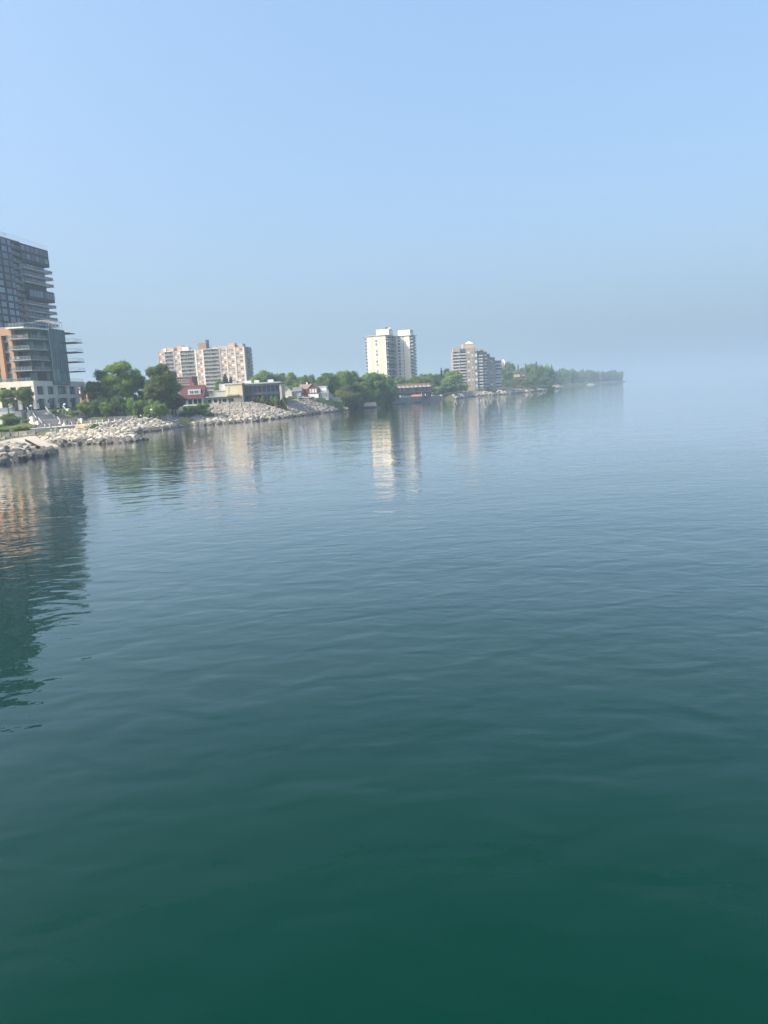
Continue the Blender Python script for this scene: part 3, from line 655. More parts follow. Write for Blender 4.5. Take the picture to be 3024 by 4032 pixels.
def small_houses():
    sh = mat('grey_shingle', (0.16,0.155,0.16), 0.9, var=0.12, scale=1.2)
    t = thing('gabled_house', 'pale beige house with steep white-trimmed gable beside a grey annex', 'house', (-47.6,371,7.1), radians(0))
    bs = mat('beige_siding', (0.66,0.60,0.50), 0.8, var=0.04, scale=0.7); gs = mat('grey_siding', (0.34,0.33,0.34), 0.8, var=0.05)
    gwall(MB(), 0,5.2,0,9,-1,4.1,2.2,'y').obj('wall', bs, t); gable(MB(), 0,5.2,0,9,4.12,2.2,'y').obj('roof', sh, t)
    b = MB(); 
    for s, e in (((-0.35,-0.38,3.85),(2.6,-0.38,6.3)),((5.55,-0.38,3.85),(2.6,-0.38,6.3))): b.tube(s, e, 0.14, 4)
    b.obj('bargeboard', M_white, t)
    gwall(MB(), 5.22,9.6,1,9,-1,4.0,2.0,'x').obj('wall', gs, t); gable(MB(), 5.5,9.8,1,9,4.02,2.0,'x',0.25).obj('roof', sh, t)
    win(t, 7.0, 1, 2.4, 0.9, 1.0, M_fwhite, M_glass, 1); win(t, 8.9, 1, 0.6, 0.9, 1.3, M_fwhite, M_blind, 1)
    MB().tube((4.3,-0.02,0.9),(4.3,-0.3,0.9),0.9,12).obj('round_sign', M_frame, t)
    t = thing('red_brick_house', 'red brick house with dark gable front over a white ground floor', 'house', (-40.2,376,7.0), radians(-6))
    rb = mat('red_brick', (0.42,0.115,0.06), 0.85, var=0.1, scale=1.5); bb = mat('dark_brick', (0.13,0.06,0.045), 0.85, var=0.1, scale=1.5)
    box('wall', rb, t, 0.4,5.4,2,10,-1,5.2); gable(MB(), 0.4,7.5,2,10,5.22,2.2,'x',0.3).obj('roof', mat('brown_shingle', (0.21,0.17,0.145), 0.9, var=0.12, scale=1.2), t)
    gwall(MB(), 5.42,10.6,0,9,2.3,5.0,2.6,'y').obj('wall', bb, t); gable(MB(), 5.3,10.7,0,9,5.02,2.6,'y',0.3).obj('roof', mat('brown_shingle',(0,0,0)), t)
    box('wall', M_sid, t, 5.42,10.7,-0.6,9,-1,2.28)
    for x in (6.7,8.0,9.3): win(t, x, 0, 2.9, 0.95, 1.9, M_fwhite, M_blind, 1, 2)
    win(t, 2.2, 2, 3.0, 1.0, 1.5, M_fwhite, M_blind, 1, 2); win(t, 2.0, 2, 0.3, 1.2, 1.5, M_fwhite, M_glassb, 2); win(t, 3.8, 2, 0.3, 0.9, 1.5, M_fwhite, M_glassb, 1)
    MB().tube((7.6,-0.7,-0.5),(7.6,-0.61,-0.5),1.5,14).obj('arched_door', mat('garage_door', (0.12,0.11,0.10), 0.7), t)
    box('chimney', M_white, t, 3.6,4.3,5.5,6.2,6.6,8.3)
    t = thing('white_annex', 'white flat-roofed annex with upper sun deck and glazed front', 'house', (-30.2,376,6.9), radians(-6))
    box('wall', mat('grey_siding',(0,0,0)), t, 0.3,5.2,0,8,-1,2.8); box('wall', M_sid, t, 0.3,4.0,3.5,8,2.81,5.8); box('roof', M_white, t, 0.1,4.3,3.2,8.2,5.81,6.1)
    s = box('deck', M_white, t, 0.2,5.4,-0.3,3.4,2.81,3.0); railing(s, [(0.3,-0.2,3.0),(5.3,-0.2,3.0),(5.3,3.3,3.0)], 1.0, M_rail, M_white, 0.7)
    for i in range(5): win(t, 0.9+i*0.95, 0, 0.4, 0.85, 1.9, M_fwhite, M_glassb, 1)
    for x in (5.5,): MB().tube((x,-.2,-1),(x,-.2,2.8),0.08).obj('post', M_white, t)
small_houses()
def brick_midrise():
    t = thing('brick_midrise', 'stepped red brick mid-rise with ribbon windows below the pink slab', 'building', (-124.5,425,8), radians(-5))
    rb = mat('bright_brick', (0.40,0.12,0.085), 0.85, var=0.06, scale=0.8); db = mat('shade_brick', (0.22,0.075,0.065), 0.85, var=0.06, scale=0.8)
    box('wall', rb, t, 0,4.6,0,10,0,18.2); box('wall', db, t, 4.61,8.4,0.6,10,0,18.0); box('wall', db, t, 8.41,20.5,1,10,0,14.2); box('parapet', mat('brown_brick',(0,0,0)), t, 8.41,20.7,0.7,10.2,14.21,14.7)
    box('roof', M_metal, t, -.1,8.5,-.1,10.1,18.21,18.6)
    for k in range(4):
        for i in range(3): win(t, 6.0+i*0.0+ (i*5.2), 0.6 if i == 0 else 1.0, 9.4-k*3.1+ (2.1 if i else 2.1), 3.4 if i == 0 else 4.4, 1.8, M_fwhite, M_glassb, 3)
    win(t, 3.0, 0, 15.3, 0.7, 0.9, M_frame, M_glass, 1)
    for k in range(3): box('balcony', M_metal, t, 9,20.4,-0.4,0.99,8.6-k*3.1,8.8-k*3.1)
    t = thing('brick_rowhouse', 'orange brick house with white sash windows glimpsed behind the big trees', 'house', (-160.5,395,9), radians(-8))
    ob = mat('orange_house_brick', (0.50,0.22,0.14), 0.85, var=0.06, scale=0.8)
    box('wall', ob, t, 0,13,0,9,0,9.5); gable(MB(), 0,13,0,9,9.52,2.5,'x').obj('roof', mat('grey_shingle',(0,0,0)), t)
    for k in range(3):
        for i in range(5): win(t, 1.5+i*2.5, 0, 1.0+k*2.9, 1.1, 1.6, M_fwhite, M_blind if (i+k)%2 else M_glassb, 1, 2)
brick_midrise()
def townhouses():
    t = thing('townhouse_row', 'row of dark townhouses with brown roofs and white saw-tooth gables above a seawall', 'building', (11.3,524,4.2), radians(6))
    dk = mat('dark_brick_row', (0.10,0.075,0.065), 0.85, var=0.12, scale=0.8); br = mat('brown_shed_roof', (0.19,0.11,0.08), 0.85, var=0.1, scale=0.8)
    U = 2.95; n = 9
    for i in range(n):
        x = i*U
        box('wall', dk, t, x,x+U-.01,0.4,9,-1,6.3); box('party_wall', mat('dark_brick_row',(0,0,0)), t, x-.12,x+.11,-0.8,0.39,-1,6.2)
        MB().poly([(x-.1,-0.9,6.32),(x+U-.15,-0.9,6.32),(x+U-.15,6,8.6),(x-.1,4.5,8.9)]).poly([(x-.1,-0.9,6.2),(x-.1,4.5,8.78),(x+U-.15,6,8.48),(x+U-.15,-0.9,6.2)]).poly([(x-.1,-0.9,6.2),(x+U-.15,-0.9,6.2),(x+U-.15,-0.9,6.32),(x-.1,-0.9,6.32)]).poly([(x+U-.15,-.9,6.2),(x+U-.15,6,8.48),(x+U-.15,6,8.6),(x+U-.15,-.9,6.32)]).obj('roof', br, t)
        b = MB(); y = -0.95; b.xprism([(y,6.25),(y-.02,6.25),(y-.02,6.26)], x, x+.01)
        b = MB(); k = 0
        b.v = [(x-.1,y,6.15),(x+U-.2,y,6.15),(x-.05,y,7.55),(x-.1,y-.06,6.15),(x+U-.2,y-.06,6.15),(x-.05,y-.06,7.55)]
        b.f = [(2,1,0),(3,4,5),(0,1,4,3),(1,2,5,4),(2,0,3,5)]; b.mi = [0]*5; b.obj('gable_fascia', M_white, t)
        win(t, x+U/2, 0.4, 3.5, 2.1, 2.4, M_frame, M_glassb, 2, 2); win(t, x+U/2, 0.4, 0.2, 2.1, 2.2, M_frame, M_glass, 2)
        s = box('balcony', M_metal, t, x+.12,x+U-.14,-0.8,0.39,2.9,3.05); railing(s, [(x+.2,-0.75,3.05),(x+U-.2,-0.75,3.05)], 0.95, M_rail, M_frame, 0.5, panel=False)
    w = thing('seawall', 'stained concrete seawall below the dark townhouse row', 'wall', (0,0,0))
    sm = mat('stained_concrete', (0.20,0.19,0.17), 0.9, col2=(0.30,0.28,0.25), scale=0.35, bump=0.05)
    pts = [(8.6,476.5),(22.2,501.2),(49.2,572.6)]
    for (a, b), (h0, h1) in zip(zip(pts[:-1], pts[1:]), ((4.2,4.1),(3.6,3.0))):
        a, b = Vector((*a,0)), Vector((*b,0)); d = (b-a); n = max(1, int(d.length/5)); o = Vector((-d.y,d.x,0)).normalized()*0.9
        for i in range(n):
            p, q = a.lerp(b, i/n+.002), a.lerp(b, (i+1)/n-.002); h = h0+(h1-h0)*i/n
            MB().prism([(p.x,p.y),(q.x,q.y),(q.x+o.x,q.y+o.y),(p.x+o.x,p.y+o.y)], -1.5, h+random.uniform(-.06,.06)).obj('wall_panel', sm, w)
    MB().prism([(48.3,568.8),(49.6,572.2),(48.4,573.2),(47.2,570)], -1, 4.0).obj('end_block', mat('tan_block', (0.5,0.36,0.27), 0.85), w)
    MB().prism([(9.4,475),(30,519),(29,520),(8,477)], -0.5, 0.35).obj('ledge', mat('dark_ledge', (0.06,0.065,0.065), 0.8), w)
    tb = thing('boathouse_slab', 'weathered pale concrete slab on a dark footing at the wooded shore', 'slab', (-8.6,413,0))
    MB().xprism([(0,0.9),(0,1.3),(2.2,3.0),(6,3.0),(6,0.9)], 0.4, 7.4).obj('slab', mat('weathered_slab', (0.40,0.34,0.28), 0.9, col2=(0.26,0.22,0.19), scale=0.8), tb)
    box('footing', mat('dark_ledge',(0,0,0)), tb, -6.0,9.5,-0.6,6,-1,0.88)
    for i, (px, y0, y1, Y) in enumerate(((1660,1551,1564,515),(1675,1550,1561,522),(1576,1557,1565,495))):
        a = pt(px, y1, Y); hgt = (y1-y0)*Y/FPX
        c = thing('parasol', ['closed white parasol standing by the seawall','closed white parasol beside the townhouse hedge','closed white parasol at the dark end of the seawall'][i], 'parasol', (a.x,a.y,gz(a.x,a.y) if False else 4.0 if Y < 500 else 3.6))
        MB().tube((0,0,0),(0,0,hgt*.9+.5),0.05).obj('pole', M_metal, c); MB().tube((0,0,.5),(0,0,hgt+.4),0.28,8,0.12).obj('canopy', M_white, c)
    for i, (px, y, Y) in enumerate(((1681,1559,545),(1689,1559,548),(1699,1557,552))):
        a = pt(px, y, Y); c = thing('garden_chair', ['small white garden chair next to the hedge on the townhouse terrace','white garden chair with open arms on the townhouse terrace','wide white garden lounger at the end of the townhouse terrace'][i], 'chair', (a.x,a.y,max(3.3,a.z-0.6)))
        box('seat', M_white, c, -.45,.45,-.45,.45,.35,.5); box('backrest', M_white, c, -.45,.45,.4,.55,.5,1.1)
        for q in (-.38,.38): box('leg', M_white, c, q-.04,q+.04,-.4,.4,0,.35)
    a = pt(1640,1560,512); p = thing('terrace_awning', 'faded red awning roof low on the townhouse terrace', 'awning', (a.x,a.y,3.6))
    MB().xprism([(-1.5,0.5),(1.2,1.6),(1.2,1.75),(-1.5,0.65)], -3.4, 3.0).obj('canopy', mat('faded_red', (0.38,0.14,0.10), 0.8), p)
    for x in (-3.2,2.8): MB().tube((x,1,0),(x,1,1.55),0.06).obj('post', M_frame, p); MB().tube((x,-1.3,0),(x,-1.3,0.55),0.06).obj('post', M_frame, p)
townhouses()
def far_buildings():
    t = thing('brick_villa', 'brown brick house with tall chimney half hidden above a willow', 'house', (146.5,800,6), radians(-6))
    bv = mat('villa_brick', (0.16,0.09,0.07), 0.85, var=0.08, scale=0.5)
    box('wall', bv, t, 0,13,0,10,0,10); MB().xprism([(-.4,10.01),(10.4,10.01),(7.5,13),(2.5,13)], -.3, 13.3).obj('roof', mat('pinkish_roof', (0.24,0.18,0.16), 0.9), t)
    box('upper_storey', bv, t, 6.6,11.8,-0.5,5,10.0,14.4); box('roof', mat('pinkish_roof',(0,0,0)), t, 6.2,12.3,-0.9,5.4,14.41,15.0); box('chimney', bv, t, 5.6,6.4,-0.6,0.4,9,16)
    for x in (4.4,12.0): win(t, x, 0, 6.6, 0.9, 1.9, M_fwhite, M_blind, 1, 2)
    win(t, 9.2, -0.5, 11.2, 1.6, 1.4, M_fwhite, M_glassb, 2)
    t = thing('vault_roofed_building', 'pink building with curved vault roof peeking over distant treetops', 'building', (151,950,8), radians(12))
    pb = mat('pink_stucco', (0.45,0.32,0.26), 0.8)
    box('wall', pb, t, 0,11,0,12,0,25.5); b = MB()
    pr = [(0.0,25.51)] + [(6-6*cos(a*pi/10), 25.51+6.2*sin(a*pi/10)) for a in range(0,11)]
    b.xprism(pr[1:], 2, 11.5); b.obj('vault_roof', mat('vault_grey', (0.34,0.32,0.32), 0.6), t)
    b = MB()
    for a in range(10):
        p = lambda q: (11.7, 6-6.3*cos(q*pi/10), 25.5+6.5*sin(q*pi/10))
        b.tube(p(a), p(a+1), 0.5, 5)
    b.obj('arch_rim', M_white, t)
    for k in range(6):
        for i in range(3): win(t, 2+i*3.4, 0, 8+k*2.8, 2.0, 1.6, M_fwhite, M_glassb, 2)
    a = pt(1965,1537,692); s = thing('garden_shed', 'tiny gabled garden pavilion beside the shoreline rocks', 'shed', (a.x,a.y,gz(a.x,a.y)-.1))
    for x in (-1,1):
        for y in (-1,1): MB().tube((x,y,0),(x,y,2.3),0.1,4).obj('post', M_white, s)
    gable(MB(), -1.2,1.2,-1.2,1.2,2.3,1.3,'y',.3).obj('roof', mat('pale_shingle', (0.5,0.52,0.52), 0.8), s); box('back_wall', mat('shed_wall',(0.3,0.33,0.32),0.8), s, -.9,.9,.92,1.0,0,2.2)
    for i, (px, py, Y, w, h, lab) in enumerate(((2186,1516,960,3.5,4.5,'pale boathouse with pitched roof at the hazy shoreline'),(2197,1519,985,2.6,2.6,'small white lakeside cabin next to the pale boathouse'),(2208,1513,1010,4,3.2,'white lakeside cottage with wide gable among the rocks'))):
        a = pt(px, py+4, Y); c = thing('lakeside_hut', lab, 'hut', (a.x,a.y,gz(a.x,a.y)-.3), 0.3*i)
        gwall(MB(), -w/2,w/2,0,4,0,h*.65,h*.3,'y').obj('wall', M_sid, c); gable(MB(), -w/2,w/2,0,4,h*.65+.02,h*.3,'y',.3).obj('roof', mat('hut_roof',(0.4,0.4,0.4),0.8), c); win(c, 0, 0, .8, 1.2, 1.2, M_frame, M_glass, 1)
    a = gnd(2327,1514,0.0); a = Vector((a.x*0.92, a.y*0.92, 0)); bo = thing('moored_boat', 'white cabin cruiser moored off the hazy far shore', 'boat', (a.x,a.y,0), radians(10))
    b = MB(); hull = [(-8,-1.6),(4,-1.8),(8.5,0),(4,1.8),(-8,1.6)]
    b.prism(hull, -0.4, 1.5).obj('hull', M_white, bo); MB().prism([(-4.5,-1.2),(1.5,-1.2),(3.2,0),(1.5,1.2),(-4.5,1.2)], 1.51, 3.4).obj('cabin', M_white, bo); MB().box(-4,1.2,-1.23,-1.21,2.2,3.0).obj('window', M_glass, bo); MB().tube((-1,0,3.4),(-1,0,9),0.12).obj('mast', M_metal, bo)
far_buildings()
def car(px, py, Y, col, label, rz):
    a = pt(px, py, Y); t = thing('parked_car', label, 'car', (a.x, a.y, gz(a.x, a.y)+.1), rz)
    m = mat('car_%d_%d' % (int(col[0]*99), int(col[2]*99)), col, .3, spec=.5)
    b = MB(); prof = [(-2.2,.35),(2.2,.35),(2.25,.75),(1.2,.92),(.6,1.42),(-1.1,1.45),(-1.9,.98),(-2.25,.9)]
    n = len(prof); b.v = [(p[0],-.85,p[1]) for p in prof]+[(p[0],.85,p[1]) for p in prof]; b.f = [tuple(range(n)), tuple(range(2*n-1,n-1,-1))]+[(i,(i+1)%n,n+(i+1)%n,n+i) for i in range(n)]; b.mi = [0]*(n+2)
    b.obj('body', m, t)
    for y in (-.87,.87): MB().prism([(-1.0,0),(1.0,0),(.55,0)], 0, 0.01) ; g = MB(); g.v = [(-1.6,y,.98),(1.0,y,.95),(.52,y,1.34),(-1.05,y,1.36)]; g.f = [(0,1,2,3)]; g.mi = [0]; g.obj('window', M_glass, t)
    for x in (-1.4,1.4):
        for y in (-.8,.8): w = MB().tube((x,y-.11,.33),(x,y+.11,.33),.33,12).obj('wheel', M_frame, t); MB().tube((x,y-.125,.33),(x,y+.125,.33),.19,10).obj('rim', M_metal, w)
car(1142,1569,364,(.7,.7,.7),'white car parked in front of the gabled house',.4)
car(1190,1568,369,(.25,.42,.42),'pale teal car parked by the grey annex wall',.1)
car(1206,1569,368,(.6,.6,.6),'silver car parked beside the red brick house',.2)
car(1232,1569,369,(.16,.13,.12),'dark car parked at the arched door of the red brick house',.1)
# stone retaining wall beside the lawn
def garden_wall():
    t = thing('garden_retaining_wall', 'pale stacked-block retaining wall at the edge of the lawn', 'wall', (0,0,0))
    m = mat('pale_block', (0.46,0.45,0.42), 0.9, rnd=0.2); a, b = pt(1293,1571,382), pt(1341,1585,384); d = (b-a); d.z = 0; ang = atan2(d.y, d.x)
    for r in range(5):
        n = 6
        for i in range(n):
            p = a + d*((i+(r%2)*.5)/n); put('block', shared('gblock', lambda: MB().box(0,1.0,0,.6,0,.48).mesh('block', m)), t, (p.x,p.y-.1*r,5.4-r*.5+1.3), ang+random.uniform(-.03,.03))
garden_wall()
def lawn():
    m = mat('lawn_grass', (0.14,0.21,0.045), 0.95, col2=(0.20,0.24,0.07), scale=0.4, bump=0.08, bscale=3)
    P = [pt(1246,1569,369),pt(1290,1572,378),pt(1338,1588,383),pt(1352,1596,386),pt(1318,1604,381),pt(1275,1592,372)]
    c = sum(P, Vector())/6 + Vector((0,0,0.5)); g = MB()
    for i in range(6): g.poly([c+Vector((0,0,.2)), P[i]+Vector((0,0,.45)), P[(i+1)%6]+Vector((0,0,.45))])
    for i in range(6): a, b = P[i]+Vector((0,0,.45)), P[(i+1)%6]+Vector((0,0,.45)); dn = Vector((0,0,-2.5)); g.poly([a, b, b+dn, a+dn])
    struct(g.obj('lawn', m))
lawn()
# ------------------------------------------------------------------ trees
def leafmat(name, a, b): return mat(name, a, 0.65, col2=b, scale=0.35, rnd=0.28, spec=0.25, trans=0.48, detail=3)
M_leaf = leafmat('leaf_mid', (0.115,0.205,0.038), (0.215,0.32,0.055))
M_leafd = leafmat('leaf_dark', (0.085,0.17,0.04), (0.17,0.275,0.06))
M_leafl = leafmat('leaf_light', (0.11,0.165,0.035), (0.19,0.24,0.06))
M_leafo = leafmat('leaf_bronze', (0.10,0.075,0.03), (0.13,0.12,0.04))
M_leafw = leafmat('leaf_willow', (0.10,0.15,0.06), (0.15,0.20,0.085))
M_con = leafmat('needle', (0.03,0.06,0.03), (0.05,0.09,0.04))
def crown_mesh(key, n, size, kind, m, seed):
    # unit crown: radius 1 horizontally, z 0..1
    def mk():
        R = random.Random(seed); v = []; f = []
        lobes = []
        if kind == 'round' or kind == 'tall' or kind == 'bush' or kind == 'open':
            k = {'round':34,'tall':30,'bush':18,'open':58}[kind]
            for i in range(k):
                while True:
                    p = Vector((R.uniform(-1,1),R.uniform(-1,1),R.uniform(-1,1)))
                    if 0.35 < p.length < 1: break
                r = R.uniform(.2,.36) if kind != 'open' else R.uniform(.15,.30)
                prof = 1.0 if kind != 'tall' else (0.75 if p.z > .3 else 1.0)
                lobes.append((Vector((p.x*.78*prof, p.y*.78*prof, 0.5+p.z*0.42)), r))
        elif kind == 'willow':
            for i in range(26):
                a = R.uniform(0,2*pi); q = sqrt(R.random()); lobes.append((Vector((cos(a)*q*.8, sin(a)*q*.8, .16+.68*sqrt(1-.85*q*q)*R.uniform(.72,1))), R.uniform(.16,.26)))
        elif kind == 'conifer':
            for i in range(34):
                h = i/34; q = (1-h)*.85+.06; a = i*2.4; lobes.append((Vector((cos(a)*q*.6, sin(a)*q*.6, .04+h*.93)), q*.42+.03))
        per = n//len(lobes)
        for c, r in lobes:
            zs = {'round':.42,'open':.30,'bush':.6,'tall':.34,'willow':.6,'conifer':.22}[kind]
            for j in range(per):
                d = Vector((R.gauss(0,1),R.gauss(0,1),R.gauss(0,1))).normalized(); q = max(.3, R.gauss(.84,.24))
                p = c + Vector((d.x*r*q, d.y*r*q, d.z*r*q*zs))
                if kind == 'willow': p.z -= R.random()*.18
                nrm = (d + Vector((R.gauss(0,.5),R.gauss(0,.5),R.gauss(0.25,.5)))).normalized()
                a = nrm.orthogonal().normalized(); b = nrm.cross(a); t = R.uniform(0,2*pi); a, b = a*cos(t)+b*sin(t), b*cos(t)-a*sin(t)
                s = size*R.uniform(.6,1.3); k = len(v)
                if kind == 'willow': b = Vector((0,0,-1)); s *= .8
                asp = 0.6 if kind != 'willow' else 1.3; asz = {'round':.6,'open':.45,'bush':.9,'tall':.45,'willow':1,'conifer':.3}[kind]
                for (u, w) in ((-1,0),(0,-asp),(1,0),(0,asp)):
                    q2 = p + a*(s*u*(.6 if kind=='willow' else 1)) + b*(s*w); v.append((q2.x,q2.y,p.z+(q2.z-p.z)*asz))
                f.append((k,k+1,k+2,k+3))
        me = bpy.data.meshes.new('crown'); me.from_pydata(v, [], f); me.materials.append(m); me.update(); return me
    return shared(key, mk)
def trunk_mesh(key, seed, bare=0.3):
    def mk():
        R = random.Random(seed); b = MB()
        pts = [Vector((0,0,0)), Vector((R.uniform(-.03,.03),R.uniform(-.03,.03),.22)), Vector((R.uniform(-.05,.05),R.uniform(-.05,.05),.5)), Vector((R.uniform(-.06,.06),R.uniform(-.06,.06),.8))]
        rs = [.05,.038,.026,.01]
        for i in range(3): b.tube(pts[i], pts[i+1], rs[i], 6, rs[i+1])
        for i in range(7):
            z = .25+.08*i; o = pts[1].lerp(pts[3], (z-.22)/.6); a = i*2.4+R.random(); L = .55*(1-.6*(z-.25))
            e = o + Vector((cos(a)*L*.8, sin(a)*L*.8, .12+R.random()*.14)); b.tube(o, e, .018, 5, .006)
            e2 = o.lerp(e,.55) + Vector((cos(a+.7)*L*.35, sin(a+.7)*L*.35, .14)); b.tube(o.lerp(e,.55), e2, .010, 4, .004)
        return b.mesh('trunk', M_trunk)
    return shared(key, mk)
LEAF = {'mid':M_leaf,'dark':M_leafd,'light':M_leafl,'bronze':M_leafo,'willow':M_leafw,'con':M_con}
NT = [0]
def tree(x, y, z0, h, r, label, group=None, kind='round', leaf='mid', lod=0, low=0.12, name=None, cat='tree'):
    NT[0] += 1; v = NT[0] % 3
    n, s = ((20000,.042),(6000,.062),(1700,.11))[lod]
    if kind == 'open': s *= .9
    nm = name or {'conifer':'conifer_tree','willow':'willow_tree','bush':'shrub'}.get(kind, 'broadleaf_tree')
    t = thing(nm, label, cat, (x,y,z0), random.uniform(0,6.28), group)
    if cat == 'tree':
        put('trunk', trunk_mesh(('tr',v), 50+v), t, (0,0,-.4), 0, (h*.55 if kind!='conifer' else h*.35, h*.55 if kind!='conifer' else h*.35, h+.4))
    else: put('stem', shared('stem', lambda: MB().tube((0,0,-.3),(0,0,.6),.06,5,.03).tube((0,0,.1),(.3,.1,.7),.04,4,.015).tube((0,0,.1),(-.25,.2,.7),.04,4,.015).mesh('stem', M_trunk)), t, (0,0,0), 0, (1,1,h*.7))
    put('crown', crown_mesh((kind,lod,leaf,v), n, s, kind, LEAF[leaf], 100+v*7+lod), t, (0,0,h*low), 0, (r, r, h*(1-low)*1.02))
    return t
def tree_px(px, ytop, wpx, Y, label, group=None, kind='round', leaf='mid', lod=0, low=0.12, z0=None, cat='tree', name=None):
    p = pt(px, ytop, Y); z = gz(p.x, p.y)-.15 if z0 is None else z0
    return tree(p.x, p.y, z, max(1.0, p.z-z), wpx*Y/FPX/2*1.08, label, group, kind, leaf, lod, low, name, cat)
# big trees beside the stone-based building
tree_px(468,1409,150,284,'tallest dark green tree with loose crown next to the stone-based building',None,'open','mid',0,.10)
tree_px(398,1452,120,287,'dark leafy tree leaning toward the stone-based building',None,'open','dark',0,.12)
tree_px(535,1452,90,290,'dark tree squeezed between the tallest tree and the yellow-green tree',None,'open','dark',0,.1)
tree_px(625,1420,125,281,'large yellow-green tree beside the red-roofed house',None,'open','light',0,.08)
tree_px(662,1462,92,284,'broad mid-green tree crowding the red roof',None,'open','mid',0,.08)
tree_px(600,1500,110,276,'lower yellow-green tree under the big sunlit crown',None,'open','light',0,.10)
tree_px(685,1550,95,284,'small bronze-leaved tree with bare forked trunk above the rocks',None,'open','bronze',0,.28)
tree_px(355,1497,60,300,'thin dark tree rising behind the end of the stone base',None,'open','dark',1,.15)
for px, yt, w, Y in ((380,1560,70,272),(430,1568,80,270),(480,1560,90,272),(530,1570,80,271),(572,1575,80,270),(620,1585,70,268),(345,1580,60,276)):
    tree_px(px,yt,w,Y,'dense dark understorey shrub below the big waterfront trees','understorey shrubs below the big trees','bush','dark',1,.0,cat='shrub')
tree_px(330,1572,58,252,'young light green tree in front of the stone base corner',None,'round','light',1,.35)
tree_px(412,1583,46,252,'slender young tree standing behind the promenade boulders',None,'round','mid',1,.35)
tree_px(22,1530,78,249,'leafy young tree in front of the brick column windows',None,'round','mid',0,.3,z0=8.3)
tree_px(92,1524,74,249,'leafy young tree covering the stone base near its corner',None,'round','mid',0,.3,z0=8.3)
tree_px(38,1624,76,233,'round dark bushy tree below the terrace glass fence',None,'round','dark',0,.06,z0=4.2)
for i,(px,yt,w,Y) in enumerate(((222,1608,40,252),(262,1611,34,252),(286,1618,40,250),(105,1650,26,244))):
    tree_px(px,yt,w,Y,['clipped green shrub beside the upper stair wall','clipped green shrub behind the lamp post by the stairs','clipped green shrub at the end of the stair wall','small dark planter shrub next to the stairs'][i],None,'bush','mid',1,0,z0=(6.6,6.6,5.6,5.0)[i],cat='shrub')
# bank shrubs and reeds
for px, py, w, Y in ((735,1648,50,285),(762,1640,50,290),(790,1636,60,292),(812,1648,46,288),(748,1625,50,294),(778,1618,50,298),(800,1612,40,302)):
    tree_px(px,py-26,w*1.25,Y,'low green shrub overgrowing the rock bank below the red-roofed house','shrubs on the rock bank','bush','dark',1,0,cat='shrub')
for i in range(8): tree_px(1000+i*17,1562+random.uniform(-2,5),24,323,'small shrub in front of the glass pavilion','shrubs in front of the pavilion','bush','mid' if i%3 else 'bronze',2,0,cat='shrub')
for i in range(5): tree_px(1125+i*14,1566+random.uniform(-2,3),20,360,'low bush at the top of the rocks by the gabled house','bushes by the gabled house','bush','mid',2,0,cat='shrub')
# trees behind the slab and pavilion
tree_px(885,1470,64,420,'dark conifer in front of the pink slab',None,'conifer','con',1,.05)
tree_px(908,1484,60,415,'broad dark conifer beside the slab corner',None,'conifer','con',1,.05)
tree_px(862,1500,40,418,'dark green tree beside the brick mid-rise',None,'round','dark',1,.1)
R = random.Random(11)
def wood(px0, px1, ytops, wr, Yr, n, label, group, leafs, lod, kinds=('round',)):
    for i in range(n):
        px = px0+(px1-px0)*(i+R.uniform(.1,.9))/n; f = (px-px0)/(px1-px0)
        yt = ytops[0]+(ytops[1]-ytops[0])*f + R.uniform(-9,9); w = R.uniform(*wr); Y = R.uniform(*Yr)
        tree_px(px, yt, w, Y, label, group, R.choice(kinds), R.choice(leafs), lod, .06)
tree_px(1045,1453,110,470,'wide pale green tree crown above the pavilion roof',None,'round','mid',1,.08)
tree_px(1090,1459,90,480,'feathery pale tree rising behind the pavilion',None,'open','light',1,.08)
tree_px(1145,1465,50,465,'dark pointed tree between the pavilion and gabled house',None,'tall','dark',1,.08)
wood(1005,1290,(1478,1488),(60,95),(480,560),11,'broadleaf tree in the wood behind the gabled and brick houses','wood behind the lakeside houses',('mid','dark','mid','light'),1)
wood(1030,1290,(1505,1508),(55,85),(430,470),8,'lower bushy tree close behind the gabled and brick houses','bushy trees close behind the houses',('light','mid'),1)
tree_px(1215,1470,60,450,'bluish tall tree over the brick house roof',None,'round','dark',1,.08)
tree_px(1285,1464,95,408,'sparse grey-green tree with visible trunk beside the white annex',None,'open','mid',1,.12)
tree_px(1345,1455,105,412,'large rounded tree at the lawn edge',None,'round','mid',0,.06)
tree_px(1390,1453,80,440,'tall dark tree behind the rounded lawn tree',None,'tall','dark',1,.06)
tree_px(1365,1510,90,402,'olive-green tree hanging over the stone point',None,'round','light',0,.05)
tree_px(1418,1498,85,421,'mid-green tree on the wooded shore next to the stone point',None,'round','mid',0,.03)
tree_px(1470,1464,110,447,'biggest dark-topped tree in front of the cream tower',None,'round','mid',0,.04)
tree_px(1512,1480,85,462,'full green tree below the cream tower balconies',None,'round','dark',0,.04)
tree_px(1541,1502,56,478,'rounded tree touching the townhouse row',None,'round','dark',1,.04)
tree_px(1440,1525,70,420,'low leafy tree above the concrete slab',None,'round','mid',1,.02)
for px, yt, w, Y in ((1402,1555,50,412),(1430,1562,50,422),(1466,1560,60,432),(1495,1562,50,446),(1520,1560,50,460),(1380,1560,50,408)):
    tree_px(px,yt,w,Y,'dense shrub hanging over the dark wooded shore','shrubs along the wooded shore','bush','dark',1,-.12,cat='shrub')
wood(1380,1500,(1474,1470),(60,80),(500,560),5,'hazy tree in the wood at the foot of the cream tower','wood at the foot of the cream tower',('mid','dark'),1)
wood(1545,1660,(1494,1486),(50,80),(560,600),6,'tree standing between the cream tower and townhouse row','trees behind the townhouses',('mid','dark'),1)
